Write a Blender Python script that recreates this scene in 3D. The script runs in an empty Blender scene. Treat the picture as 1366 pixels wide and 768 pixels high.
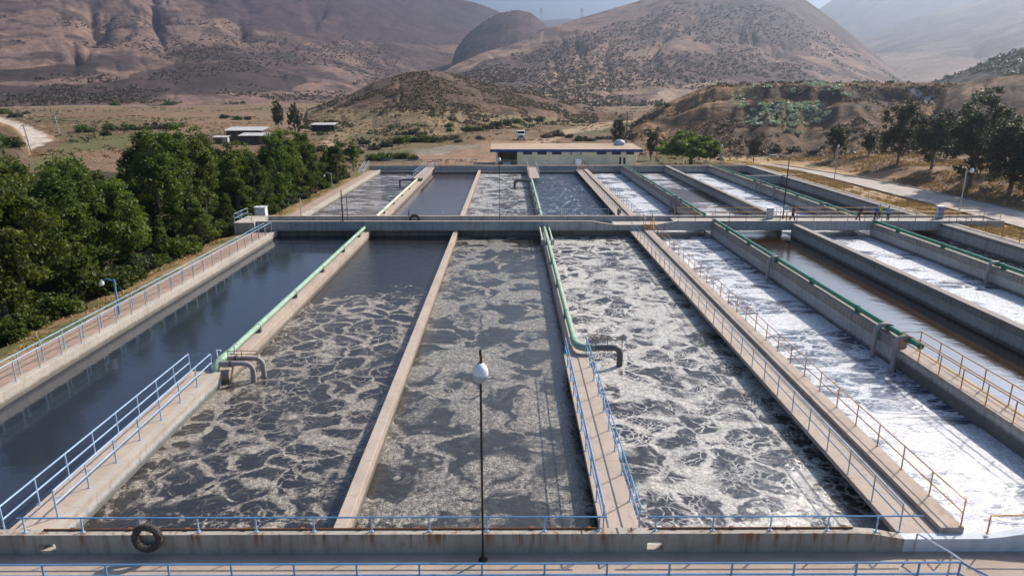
import bpy, bmesh, math, random
import numpy as np
from mathutils import Vector, Matrix
random.seed(7)
RNG = np.random.default_rng(11)
S = bpy.context.scene
COL = S.collection
PI = math.pi
R = math.radians

# ------------------------------------------------------------------ camera model (metres, read off the photograph)
CH = 15.2                                    # drone height above the tank walls
FPX = 910.0
PITCH = math.atan(258 / FPX)
YAW = math.atan(4 / FPX * math.cos(PITCH))
sp, cp, sy, cy = math.sin(PITCH), math.cos(PITCH), math.sin(YAW), math.cos(YAW)

def ray(px, py):
    u = (px - 683) / FPX; v = (py - 384) / FPX
    x, y, z = u, cp - v * sp, -(sp + v * cp)
    return x * cy + y * sy, -x * sy + y * cy, z

def at(px, py, z=0.0):                       # where a sight line meets the level z
    x, y, k = ray(px, py); t = (z - CH) / k
    return x * t, y * t

def topz(px, py, Y):                         # height of a sight line at depth Y
    x, y, k = ray(px, py)
    return CH + Y / y * k

def project(x, y, z):
    xx = x * cy - y * sy; yy = x * sy + y * cy
    d = yy * cp + (CH - z) * sp
    d = np.maximum(d, .1) if isinstance(d, np.ndarray) else max(d, .1)
    return 683 + FPX * xx / d, 384 + FPX * ((CH - z) * cp - yy * sp) / d

# ------------------------------------------------------------------ mesh helpers
OFF = {}

class MB:
    def __init__(s): s.v = []; s.f = []; s.smooth = False
    def quad(s, a, b, c, d):
        n = len(s.v); s.v += [a, b, c, d]; s.f.append((n, n + 1, n + 2, n + 3)); return s
    def box(s, x0, y0, z0, x1, y1, z1):
        n = len(s.v)
        s.v += [(x0, y0, z0), (x1, y0, z0), (x1, y1, z0), (x0, y1, z0), (x0, y0, z1), (x1, y0, z1), (x1, y1, z1), (x0, y1, z1)]
        s.f += [tuple(n + i for i in q) for q in ((0, 3, 2, 1), (4, 5, 6, 7), (0, 1, 5, 4), (1, 2, 6, 5), (2, 3, 7, 6), (3, 0, 4, 7))]
        return s
    def cbox(s, c, d, rz=0):
        m = MB(); m.box(-d[0] / 2, -d[1] / 2, -d[2] / 2, d[0] / 2, d[1] / 2, d[2] / 2)
        ca, sa = math.cos(rz), math.sin(rz)
        s.add(m, lambda p: (c[0] + p[0] * ca - p[1] * sa, c[1] + p[0] * sa + p[1] * ca, c[2] + p[2])); return s
    def add(s, m, fn=lambda p: p):
        n = len(s.v); s.v += [fn(p) for p in m.v]; s.f += [tuple(n + i for i in q) for q in m.f]; return s
    def tube(s, pts, r, n=8, cap=True):
        pts = [Vector(p) for p in pts]
        rs = r if isinstance(r, (list, tuple)) else [r] * len(pts)
        rings = []; prev = None
        for i, p in enumerate(pts):
            a = pts[max(i - 1, 0)]; b = pts[min(i + 1, len(pts) - 1)]
            t = (b - a)
            t = t.normalized() if t.length > 1e-9 else Vector((0, 0, 1))
            if prev is None:
                prev = t.cross(Vector((0, 0, 1)))
                if prev.length < 1e-3: prev = Vector((1, 0, 0))
            prev = (prev - t * prev.dot(t))
            prev = prev.normalized() if prev.length > 1e-6 else t.orthogonal().normalized()
            w = t.cross(prev)
            k = len(s.v)
            for j in range(n):
                q = 2 * PI * (j + .5) / n
                s.v.append(tuple(p + (prev * math.cos(q) + w * math.sin(q)) * rs[i]))
            rings.append(k)
        for a, b in zip(rings, rings[1:]):
            for j in range(n):
                s.f.append((a + j, a + (j + 1) % n, b + (j + 1) % n, b + j))
        if cap:
            s.f.append(tuple(rings[0] + j for j in reversed(range(n))))
            s.f.append(tuple(rings[-1] + j for j in range(n)))
        return s
    def ell(s, c, r, nu=12, nv=8):
        k = len(s.v); cx, cy_, cz = c
        rx, ry, rz = (r, r, r) if not isinstance(r, (tuple, list)) else r
        s.v.append((cx, cy_, cz - rz))
        for i in range(1, nv):
            a = -PI / 2 + PI * i / nv
            for j in range(nu):
                b = 2 * PI * j / nu
                s.v.append((cx + rx * math.cos(a) * math.cos(b), cy_ + ry * math.cos(a) * math.sin(b), cz + rz * math.sin(a)))
        s.v.append((cx, cy_, cz + rz)); e = len(s.v) - 1
        for j in range(nu): s.f.append((k, k + 1 + (j + 1) % nu, k + 1 + j))
        for i in range(nv - 2):
            for j in range(nu):
                a = k + 1 + i * nu; b = a + nu
                s.f.append((a + j, a + (j + 1) % nu, b + (j + 1) % nu, b + j))
        a = k + 1 + (nv - 2) * nu
        for j in range(nu): s.f.append((a + j, a + (j + 1) % nu, e))
        return s
    def lathe(s, prof, c=(0, 0, 0), n=12):
        k = len(s.v)
        for r, z in prof:
            for j in range(n):
                b = 2 * PI * j / n; s.v.append((c[0] + r * math.cos(b), c[1] + r * math.sin(b), c[2] + z))
        for i in range(len(prof) - 1):
            for j in range(n):
                a = k + i * n; s.f.append((a + j, a + (j + 1) % n, a + n + (j + 1) % n, a + n + j))
        s.f.append(tuple(k + j for j in reversed(range(n)))); s.f.append(tuple(k + (len(prof) - 1) * n + j for j in range(n)))
        return s
    def prism(s, poly, fn0, fn1):            # polygon extruded between two placements
        n = len(poly); k = len(s.v)
        s.v += [fn0(p) for p in poly] + [fn1(p) for p in poly]
        s.f.append(tuple(k + i for i in reversed(range(n)))); s.f.append(tuple(k + n + i for i in range(n)))
        for i in range(n):
            j = (i + 1) % n; s.f.append((k + i, k + j, k + n + j, k + n + i))
        return s
    def mesh(s, name, off=(0, 0, 0)):
        me = bpy.data.meshes.new(name)
        me.from_pydata([(x - off[0], y - off[1], z - off[2]) for x, y, z in s.v], [], s.f); me.update()
        return me
    def build(s, name, mat, parent=None, smooth=False, bevel=0):
        off = OFF.get(parent.name, (0, 0, 0)) if parent else (0, 0, 0)
        me = s.mesh(name, off)
        bm = bmesh.new(); bm.from_mesh(me)
        bmesh.ops.recalc_face_normals(bm, faces=bm.faces)
        if bevel:
            bmesh.ops.bevel(bm, geom=[e for e in bm.edges if e.calc_face_angle(0) > .6], offset=bevel, segments=1, affect='EDGES')
        bm.to_mesh(me); bm.free()
        if smooth:
            me.polygons.foreach_set('use_smooth', [True] * len(me.polygons))
            try: me.set_sharp_from_angle(angle=R(50))
            except Exception: pass
        me.materials.append(mat)
        o = bpy.data.objects.new(name, me); COL.objects.link(o)
        if parent: o.parent = parent; OFF[o.name] = off
        return o

def np_mesh(name, verts, quads, mats, colors=None, smooth=False):
    me = bpy.data.meshes.new(name)
    nv, nf = len(verts), len(quads); k = quads.shape[1]
    me.vertices.add(nv); me.vertices.foreach_set('co', np.asarray(verts, np.float32).ravel())
    me.loops.add(nf * k); me.loops.foreach_set('vertex_index', np.asarray(quads, np.int32).ravel())
    me.polygons.add(nf); me.polygons.foreach_set('loop_start', np.arange(0, nf * k, k, dtype=np.int32))
    me.polygons.foreach_set('loop_total', np.full(nf, k, np.int32))
    if smooth: me.polygons.foreach_set('use_smooth', np.ones(nf, bool))
    me.update(calc_edges=True)
    if colors is not None:
        a = me.color_attributes.new('Col', 'FLOAT_COLOR', 'POINT')
        c = np.ones((nv, 4), np.float32); c[:, :3] = colors
        a.data.foreach_set('color', c.ravel())
    for m in (mats if isinstance(mats, list) else [mats]): me.materials.append(m)
    return me

def link(name, me, parent=None, loc=(0, 0, 0), rz=0, sc=(1, 1, 1)):
    o = bpy.data.objects.new(name, me); COL.objects.link(o)
    o.location = loc; o.rotation_euler = (0, 0, rz); o.scale = sc
    if parent: o.parent = parent
    return o

def tag(o, label=None, cat=None, group=None, kind=None):
    if label: o['label'] = label
    if cat: o['category'] = cat
    if group: o['group'] = group
    if kind: o['kind'] = kind
    return o

def thing(name, label, cat, loc=(0, 0, 0), group=None, rz=0):
    o = bpy.data.objects.new(name, None); COL.objects.link(o)
    o.location = loc; o.rotation_euler = (0, 0, rz); o.empty_display_size = .3
    OFF[o.name] = tuple(loc) if rz == 0 else (0, 0, 0)
    return tag(o, label, cat, group)

def solid(name, mb, mat, label, cat, group=None, **k):
    return tag(mb.build(name, mat, **k), label, cat, group)

def struct(name, mb, mat, **k):
    return tag(mb.build(name, mat, **k), kind='structure')

# ------------------------------------------------------------------ noise
def _h(ix, iy, seed):
    h = (ix.astype(np.int64) * 374761393 + iy.astype(np.int64) * 668265263 + seed * 974634777) & 0xFFFFFFFF
    h = ((h ^ (h >> 13)) * 1274126177) & 0xFFFFFFFF
    return ((h ^ (h >> 16)) & 0xFFFF) / 65535.0

def vnoise(x, y, seed=0):
    ix = np.floor(x); iy = np.floor(y); fx = x - ix; fy = y - iy
    fx = fx * fx * fx * (fx * (fx * 6 - 15) + 10); fy = fy * fy * fy * (fy * (fy * 6 - 15) + 10)
    a = _h(ix, iy, seed); b = _h(ix + 1, iy, seed); c = _h(ix, iy + 1, seed); d = _h(ix + 1, iy + 1, seed)
    return (a + (b - a) * fx) * (1 - fy) + (c + (d - c) * fx) * fy

def fbm(x, y, o=4, seed=0, gain=.5):
    s = 0; a = 1; t = 0
    for i in range(o):
        s = s + a * vnoise(x, y, seed + i); t += a
        x = x * 2.03 + 17.3; y = y * 2.03 + 9.1; a *= gain
    return s / t

def ridged(x, y, o=4, seed=0):
    s = 0; a = 1; t = 0
    for i in range(o):
        s = s + a * (1 - np.abs(2 * vnoise(x, y, seed + i) - 1)); t += a
        x = x * 2.1 + 5.3; y = y * 2.1 + 3.7; a *= .5
    return s / t

def ss(a, b, x):
    t = np.clip((x - a) / (b - a), 0, 1); return t * t * (3 - 2 * t)

# ------------------------------------------------------------------ materials
class G:
    def __init__(s, name):
        s.m = bpy.data.materials.new(name); s.m.use_nodes = True
        s.t = s.m.node_tree; s.t.nodes.clear()
        s.out = s.t.nodes.new('ShaderNodeOutputMaterial')
    def n(s, typ, **kw):
        nd = s.t.nodes.new('ShaderNode' + typ)
        for k, v in kw.items():
            if k.startswith('i_'):
                key = k[2:]; key = int(key) if key.isdigit() else key.replace('_', ' ')
                s.put(nd.inputs[key], v)
            else: setattr(nd, k, v)
        return nd
    def put(s, sock, v):
        if isinstance(v, bpy.types.NodeSocket): s.t.links.new(v, sock)
        elif isinstance(v, bpy.types.Node): s.t.links.new(v.outputs[0], sock)
        else:
            if sock.type == 'RGBA' and isinstance(v, (tuple, list)) and len(v) == 3: v = (*v, 1)
            sock.default_value = v
    def coord(s): return s.n('TexCoord').outputs['Object']
    def map(s, v, sc=(1, 1, 1), loc=(0, 0, 0), rot=(0, 0, 0)):
        return s.n('Mapping', i_0=v, i_Scale=sc, i_Location=loc, i_Rotation=rot).outputs[0]
    def noise(s, v, scale, detail=3, rough=.5, out=0):
        return s.n('TexNoise', i_Vector=v, i_Scale=scale, i_Detail=detail, i_Roughness=rough).outputs[out]
    def vor(s, v, scale, feature='DISTANCE_TO_EDGE'):
        return s.n('TexVoronoi', feature=feature, i_Vector=v, i_Scale=scale).outputs[0]
    def ma(s, op, a, b=0.5, c=0.0, clamp=False):
        nd = s.n('Math', operation=op, use_clamp=clamp); s.put(nd.inputs[0], a); s.put(nd.inputs[1], b); s.put(nd.inputs[2], c); return nd.outputs[0]
    def step(s, a, lo, hi, x=0., y=1.):
        return s.n('MapRange', interpolation_type='SMOOTHSTEP', i_Value=a, i_1=lo, i_2=hi, i_3=x, i_4=y).outputs[0]
    def mix(s, f, a, b, mode='MIX'):
        nd = s.n('Mix', data_type='RGBA', blend_type=mode)
        s.put(nd.inputs[0], f); s.put(nd.inputs[6], a); s.put(nd.inputs[7], b); return nd.outputs[2]
    def xyz(s, v): return s.n('SeparateXYZ', i_0=v).outputs
    def bump(s, h, strength=.3, dist=.05, normal=None):
        nd = s.n('Bump', i_Strength=strength, i_Distance=dist, i_Height=h)
        if normal is not None: s.put(nd.inputs['Normal'], normal)
        return nd.outputs[0]
    def bsdf(s, col, rough=.8, normal=None, metal=0, spec=.5, ior=1.45):
        b = s.n('BsdfPrincipled', i_Base_Color=col, i_Roughness=rough, i_Metallic=metal, i_Specular_IOR_Level=spec, i_IOR=ior)
        if normal is not None: s.put(b.inputs['Normal'], normal)
        return b.outputs[0]
    def done(s, sh): s.put(s.out.inputs[0], sh); return s.m

def concrete(name, base, dark=None, streak=.35, rust=0.0, rough=.88, rust_top=None, wet=False):
    g = G(name); P = g.coord(); dark = dark or tuple(c * .55 for c in base)
    n1 = g.noise(P, .35, 5, .6); n2 = g.noise(P, 3.1, 5, .65); n3 = g.noise(P, 26, 3, .6)
    col = g.mix(g.step(n1, .35, .7), base, tuple(c * .8 for c in base))
    col = g.mix(g.ma('MULTIPLY', g.step(n2, .5, .78), .55), col, dark)
    st = g.noise(g.map(P, (2.6, 2.6, .12)), 1.3, 5, .65)
    nz = g.ma('ABSOLUTE', g.xyz(g.n('NewGeometry').outputs['True Normal'])[2])
    side = g.step(nz, .3, .6, 1, 0)
    col = g.mix(g.ma('MULTIPLY', g.ma('MULTIPLY', g.step(st, .47, .7), side), streak), col, dark)
    if rust:
        x, y, z = g.xyz(P)
        rs = g.noise(g.map(P, (1.0, 1.0, .05)), 1.1, 3, .6)
        rs2 = g.noise(P, 6, 3)
        top = g.step(g.ma('ADD', z, g.ma('MULTIPLY', rs2, .3)), rust_top - .55, rust_top + .05, 0, 1)
        px_ = g.ma('ABSOLUTE', g.ma('SUBTRACT', g.ma('FRACT', g.ma('DIVIDE', g.ma('ADD', x, 18.2), 2.05)), .5))
        post = g.ma('MULTIPLY', g.step(g.ma('ADD', px_, g.ma('MULTIPLY', rs2, .07)), .035, .10, 1, 0), g.step(g.noise(g.map(P, (1, 0, 0)), .45, 2), .38, .5))
        drip = g.ma('MULTIPLY', g.step(g.noise(g.map(P, (1, 1, .06)), 4.5, 3, .7), .50, .64), g.step(rs, .42, .56))
        f = g.ma('MULTIPLY', g.ma('MULTIPLY', g.ma('MAXIMUM', post, drip), top), rust)
        col = g.mix(f, col, (.20, .075, .022))
    if wet:
        zw = g.ma('ADD', g.xyz(P)[2], g.ma('MULTIPLY', g.ma('SUBTRACT', n2, .5), .35))
        col = g.mix(g.ma('MULTIPLY', g.step(zw, -.66, -.40, .85, 0), side), col, (.045, .042, .030))
        crk = g.step(g.vor(g.n('VectorMath', operation='MULTIPLY_ADD', i_0=g.noise(P, 2.2, 3, .6, 1), i_1=(.5, .5, .5), i_2=P).outputs[0], .33), .0, .012, .55, 0)
        col = g.mix(crk, col, dark)
    col = g.mix(g.ma('MULTIPLY', n3, .35), col, tuple(c * .72 for c in base))
    nb = g.bump(g.ma('ADD', n2, g.ma('MULTIPLY', n3, .4)), .35, .03)
    return g.done(g.bsdf(col, rough, nb, spec=.25))

def paint(name, base, rough=.45, chip=.5, chipcol=(.16, .07, .03), metal=0, scale=7):
    g = G(name); P = g.coord()
    n = g.noise(P, scale, 5, .65); n2 = g.noise(P, 1.3, 3)
    col = g.mix(g.step(n2, .3, .75), base, tuple(c * .75 for c in base))
    if chip: col = g.mix(g.ma('MULTIPLY', g.step(n, .60, .72), chip), col, chipcol)
    return g.done(g.bsdf(col, rough, g.bump(n, .15, .01), metal=metal, spec=.4))

M = {}
M['conc'] = concrete('concrete_tan', (.46, .372, .30), (.20, .155, .12), .5, wet=True)
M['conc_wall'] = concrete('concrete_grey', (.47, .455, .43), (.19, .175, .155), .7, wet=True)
M['conc_front'] = concrete('concrete_front', (.40, .36, .30), (.15, .13, .105), .6, rust=1.0, rust_top=.25)
M['conc_pale'] = concrete('concrete_painted', (.62, .66, .69), (.33, .33, .31), .3)
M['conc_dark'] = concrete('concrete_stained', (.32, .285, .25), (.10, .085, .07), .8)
M['floor'] = concrete('floor_concrete', (.42, .33, .265), (.23, .175, .14), .3)
M['slab'] = concrete('path_concrete', (.37, .265, .20), (.23, .16, .12), .3)
M['curb'] = concrete('kerb_concrete', (.47, .41, .345), (.24, .20, .16), .5, wet=True)
M['blue'] = paint('blue_paint', (.13, .30, .52), .4, .45, (.35, .33, .32))
M['lblue'] = paint('pale_blue_paint', (.34, .47, .62), .4, .5, (.13, .20, .33))
M['cyan'] = paint('cyan_paint', (.25, .47, .58), .4, .4, (.30, .30, .30))
M['orange'] = paint('ochre_paint', (.56, .27, .05), .5, .45, (.13, .055, .025))
M['brown'] = paint('rusty_paint', (.24, .13, .08), .6, .6, (.10, .05, .03))
M['green'] = paint('green_paint', (.035, .20, .115), .32, .35, (.10, .14, .11))
M['mint'] = paint('mint_paint', (.30, .44, .31), .5, .5, (.24, .25, .18), scale=4)
M['cream'] = paint('cream_paint', (.55, .56, .42), .5, .4, (.32, .30, .22))
M['gpipe'] = paint('grey_pipe', (.33, .29, .28), .6, .6, (.12, .09, .08))
M['dpipe'] = paint('dark_pipe', (.13, .12, .115), .5, .5)
M['rust'] = paint('rust', (.17, .075, .035), .85, .7, (.07, .035, .02))
M['white'] = paint('white_paint', (.75, .76, .77), .4, .1, (.5, .45, .4))
M['grey'] = paint('grey_paint', (.42, .46, .50), .45, .2, (.3, .3, .3))
M['steel'] = paint('galvanised', (.50, .50, .50), .4, .1, (.3, .28, .25), metal=.6)
M['black'] = paint('dark_steel', (.03, .026, .024), .6, .3, (.09, .05, .03))
M['tyre'] = paint('rubber', (.06, .052, .044), .9, .8, (.15, .12, .095), scale=4)
M['cabblue'] = paint('cabinet_blue', (.12, .19, .33), .5, .2, (.2, .2, .2))
M['fascia'] = paint('fascia_blue', (.010, .040, .20), .5, .1, (.02, .05, .15))
M['stucco'] = concrete('stucco_cream', (.90, .76, .52), (.55, .47, .35), .2)
M['roof'] = concrete('roof_membrane', (.46, .34, .235), (.32, .23, .16), .1)
M['wood'] = paint('weathered_wood', (.13, .095, .07), .85, .5, (.07, .05, .04))
M['dark'] = paint('dark_opening', (.012, .012, .014), .5, 0)
M['shingle'] = paint('metal_sheet', (.55, .52, .48), .5, .4, (.35, .25, .18))
g = G('window_glass'); M['glass'] = g.done(g.bsdf((.02, .025, .03), .08, spec=.6))
g = G('lamp_globe'); M['globe'] = g.done(g.bsdf((.80, .80, .79), .28))

def terrain_mat(name, bump=1.0, fine=.35, sc=1.0, spot=.0, spotcol=(.07, .06, .045), spsc=1.):
    g = G(name); P = g.coord()
    base = g.n('VertexColor', layer_name='Col').outputs[0]
    n1 = g.noise(P, .9 * sc, 6, .7); n2 = g.noise(P, .13 * sc, 5, .65)
    col = g.mix(g.step(n1, .35, .7, 0, fine), base, g.mix(1.0, base, (.45, .42, .40), 'MULTIPLY'))
    col = g.mix(g.step(n2, .45, .75, 0, fine * 1.1), col, g.mix(1.0, base, (1.35, 1.25, 1.1), 'MULTIPLY'))
    if spot:
        v = g.noise(P, .28 * sc * spsc, 3, .7); v = g.ma('ADD', g.ma('MULTIPLY', v, .75), g.ma('MULTIPLY', g.noise(P, .05 * sc, 3), .25))
        col = g.mix(g.step(v, .54, .59, 0, spot), col, spotcol)
    nb = g.bump(g.ma('ADD', n1, g.ma('MULTIPLY', n2, 2.5)), .5 * bump, .5 / sc)
    return g.done(g.bsdf(col, .95, nb, spec=.1))
M['ground'] = terrain_mat('ground_soil', .7, .6, 1.3, .5, (.085, .07, .04), spsc=.8)
M['hill'] = terrain_mat('hill_soil', .9, .55, .55, .6, (.075, .055, .042), spsc=3.)
M['mtn'] = terrain_mat('mountain_soil', 1.0, .8, .14, .8, (.055, .041, .038), spsc=6)
g = G('asphalt_road'); P = g.coord()
M['road'] = g.done(g.bsdf(g.mix(g.step(g.noise(P, .4, 5, .7), .35, .7), (.40, .34, .285), (.29, .245, .21)), .9, g.bump(g.noise(P, 8, 3), .2, .03)))

def leaf_mat(name, a, b, trans=.25):
    g = G(name); P = g.n('TexCoord').outputs['Object']
    rnd = g.n('ObjectInfo').outputs['Random']
    geo = g.n('NewGeometry')
    n = g.noise(P, .9, 3); r = geo.outputs['Random Per Island']
    f = g.ma('ADD', g.ma('MULTIPLY', g.step(n, .35, .65), .6), g.ma('MULTIPLY', r, .4))
    col = g.mix(f, a, b)
    hs = g.n('HueSaturation', i_Hue=g.ma('ADD', .485, g.ma('MULTIPLY', rnd, .03)), i_Saturation=1.0, i_Value=g.ma('ADD', .75, g.ma('MULTIPLY', rnd, .5)), i_Color=col).outputs[0]
    d = g.bsdf(hs, .6, spec=.3)
    t = g.n('BsdfTranslucent', i_Color=g.mix(1.0, hs, (1.3, 1.4, .6), 'MULTIPLY')).outputs[0]
    return g.done(g.n('MixShader', i_0=trans, i_1=d, i_2=t).outputs[0])
M['leaf'] = leaf_mat('leaf_green', (.034, .057, .014), (.115, .145, .028), .36)
M['leaf2'] = leaf_mat('leaf_yellowish', (.050, .076, .016), (.16, .185, .034), .36)
M['leaf3'] = leaf_mat('leaf_olive', (.042, .050, .024), (.085, .09, .042), .22)
M['leaf4'] = leaf_mat('leaf_brushwood', (.085, .064, .042), (.145, .105, .065), .15)
M['sage'] = leaf_mat('leaf_sage', (.32, .37, .26), (.50, .54, .42), .08)
M['dry'] = leaf_mat('dry_grass', (.33, .22, .10), (.52, .37, .19), .25)
M['dry2'] = leaf_mat('dry_weed', (.19, .115, .06), (.33, .21, .11), .2)
g = G('bark'); P = g.coord()
M['bark'] = g.done(g.bsdf(g.mix(g.noise(g.map(P, (6, 6, 1)), 1.5, 4), (.10, .075, .055), (.22, .17, .13)), .9))

# ------------------------------------------------------------------ water with foam
def water(name, deep, foam, cov, sc=.5, cut=.5, mat=.5, lace=.5, fine=.5, grain=.6, wave=.2, wsc=1.0, chop=0., seed=0, stretch=(1, 1, 1), alpha=.9, rough=.05, ior=1.42, spec=.8, swirl=1.):
    """dark water under foam: sheets of scum (mat), bubble cells cut out of them (sc = cells per metre, cut = how much each cell opens),
    thin threads inside the cells (lace), small bubble net (fine); cov = [(Y, cover)] along the basin"""
    g = G(name); P = g.coord(); Q = g.map(P, stretch, (seed * 3.7, seed * 9.1, 0))
    wa = g.noise(Q, .28, 2, .5, 1); wb = g.noise(Q, .9, 2, .5, 1); wc = g.noise(Q, 3.2, 3, .6, 1)
    add = lambda v, w, k: g.n('VectorMath', operation='MULTIPLY_ADD', i_0=g.n('VectorMath', operation='SUBTRACT', i_0=w, i_1=(.5, .5, .5)).outputs[0], i_1=(k, k, 0), i_2=v).outputs[0]
    Q1 = add(Q, wa, 3.2 * swirl); Q2 = add(Q1, wb, 1.5 * swirl); Q3 = add(Q2, wc, .38)
    v1 = g.vor(Q3, sc); v2 = g.vor(add(Q2, wc, .5), sc * 2.3); v3 = g.vor(Q3, sc * 6.0)
    # cells: distance from the cell wall, wall width wandering from thread to sheet
    wid = g.step(g.noise(Q1, .42, 4, .6), .30, .64, .26, .008)
    wid = g.ma('MULTIPLY', wid, g.ma('DIVIDE', 1.0 - cut * .75, 1.0))
    wall = g.n('MapRange', interpolation_type='SMOOTHSTEP', i_Value=v1, i_1=g.ma('MULTIPLY', wid, .55), i_2=g.ma('ADD', wid, .035), i_3=1., i_4=0.).outputs[0]
    th = g.ma('MULTIPLY', g.step(v2, .012, .075, 1, 0), g.step(g.noise(Q, .55, 3), .40, .60, 0, lace))
    bub = g.ma('MULTIPLY', g.step(v3, .02, .16, 1, 0), g.step(g.noise(Q1, .7, 3), .42, .62, 0, fine))
    pn = g.noise(Q2, .20, 6, .60)
    sheet = g.step(pn, .66 - .26 * mat, .715 - .26 * mat)
    open_ = g.step(g.noise(Q1, .16, 4, .6), .36, .46)          # open lanes without cells
    m = g.ma('MAXIMUM', g.ma('MULTIPLY', wall, open_), th); m = g.ma('MAXIMUM', m, bub); m = g.ma('MAXIMUM', m, sheet)
    y = g.xyz(P)[1]
    jy = g.ma('ADD', y, g.ma('MULTIPLY', g.ma('SUBTRACT', g.noise(P, .16, 4, .6), .5), 16.0))
    cr = g.n('ValToRGB'); el = cr.color_ramp.elements
    y0, y1 = cov[0][0], cov[-1][0]
    while len(el) < len(cov): el.new(.5)
    for e, (yy, cc) in zip(el, cov): e.position = (yy - y0) / (y1 - y0); e.color = (cc, cc, cc, 1)
    g.put(cr.inputs[0], g.n('MapRange', i_Value=jy, i_1=y0, i_2=y1).outputs[0])
    cv = cr.outputs[0]
    gr = g.noise(P, 5.5, 3, .75); gr2 = g.noise(P, 17, 2, .6); gr3 = g.noise(Q1, 1.4, 4, .65)
    gs = g.ma('ADD', g.ma('MULTIPLY', gr, .55), g.ma('MULTIPLY', gr2, .45))
    keep = g.n('MapRange', interpolation_type='SMOOTHSTEP', i_Value=g.ma('ADD', g.ma('MULTIPLY', gr3, .7), g.ma('MULTIPLY', gs, .3)), i_1=g.ma('SUBTRACT', .72, g.ma('MULTIPLY', cv, .62)), i_2=g.ma('SUBTRACT', .86, g.ma('MULTIPLY', cv, .62))).outputs[0]
    m = g.ma('MULTIPLY', m, g.ma('MULTIPLY', keep, g.step(cv, 0, .05)))
    body = g.ma('MULTIPLY', g.step(gs, .38, .62, 1 - grain, 1.0), g.step(gr3, .3, .7, 1 - .6 * grain, 1.0))
    m = g.ma('MULTIPLY', g.ma('MULTIPLY', m, body), alpha, clamp=True)
    w1 = g.noise(g.map(P, (1, 1.6, 1)), .9 * wsc, 3, .55); w2 = g.noise(g.map(P, (1, 1.5, 1)), 4.2 * wsc, 4, .65)
    h = g.ma('ADD', w1, g.ma('MULTIPLY', w2, .3 + chop))
    nb = g.bump(h, wave, .35)
    dc = g.mix(g.noise(P, .2, 3), deep, tuple(c * 1.5 for c in deep))
    ws = g.bsdf(dc, rough, nb, spec=spec, ior=ior)
    fc = g.mix(g.step(gs, .40, .62), tuple(c * .62 for c in foam), foam)
    nf = g.bump(g.ma('ADD', g.ma('MULTIPLY', gs, .8), g.ma('MULTIPLY', m, .5)), .7, .10, nb)
    fs = g.bsdf(fc, .7, nf, spec=.3)
    return g.done(g.n('MixShader', i_0=m, i_1=ws, i_2=fs).outputs[0])

WZ = -.8
DEEP = (.017, .016, .016)
def basin(x0, x1, y0, y1, mat, z=WZ):
    nx, ny = 2, 2
    m = MB().quad((x0, y0, z), (x1, y0, z), (x1, y1, z), (x0, y1, z))
    return struct('water', m, mat)
# near row (Y 21..78) and far row (Y 81..141), from the left
BAS = [(-27.2, -16.6), (-16.5, -6.2), (-6.1, 3.95), (4.05, 15.0), (15.1, 23.6), (23.8, 33.0), (33.1, 42.2), (42.4, 50.2)]
GREY = (.56, .50, .41); PALE = (.74, .70, .63); WHITE = (.82, .83, .845)
EDGE = dict(stretch=(.6, 1.2, 1))
wm = [
 water('water_still', (.020, .026, .037), GREY, [(20, 0), (80, .0)], wave=.04, wsc=.7),
 water('water_cells', DEEP, GREY, [(20, .35), (25, .5), (32, .85), (40, 1.), (50, .8), (55, .4), (60, .0), (80, 0)], sc=.56, cut=.30, mat=.16, lace=.8, fine=.15, grain=.6, wave=.2, seed=1, alpha=.9, chop=.5, swirl=.62),
 water('water_mats', (.024, .022, .017), (.54, .49, .41), [(20, .35), (26, .6), (34, .85), (44, .95), (60, 1.), (76, 1.), (80, .8)], sc=.20, cut=.1, mat=.56, lace=.2, fine=.12, grain=.75, wave=.22, seed=2, alpha=.84, chop=.15, swirl=1.7),
 water('water_foamy', DEEP, PALE, [(20, .9), (34, .95), (60, .95), (80, 1.)], sc=.50, cut=.05, mat=.50, lace=1., fine=1., grain=.35, wave=.3, seed=3, alpha=.95, chop=.6, swirl=.7),
 water('water_white', (.05, .065, .095), WHITE, [(20, 1.), (60, 1.), (80, .95)], sc=.52, cut=.22, mat=.70, lace=1., fine=1., grain=.2, wave=.3, seed=4, chop=.3, alpha=.97, **EDGE),
 water('water_brown', (.026, .0145, .006), WHITE, [(20, .35), (32, .1), (38, 0), (80, 0)], wave=.07, wsc=.9, seed=5, spec=.9, ior=1.9),
 water('water_white_east', (.05, .06, .085), WHITE, [(20, .6), (46, .6), (54, 1.), (80, 1.)], sc=.45, cut=.22, mat=.76, lace=1., fine=1., grain=.25, wave=.3, seed=6, alpha=.97, **EDGE),
 water('water_umber', (.03, .02, .013), (.6, .58, .54), [(20, .5), (64, .5), (80, .8)], sc=.5, mat=.2, wave=.15, seed=7)]
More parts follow.
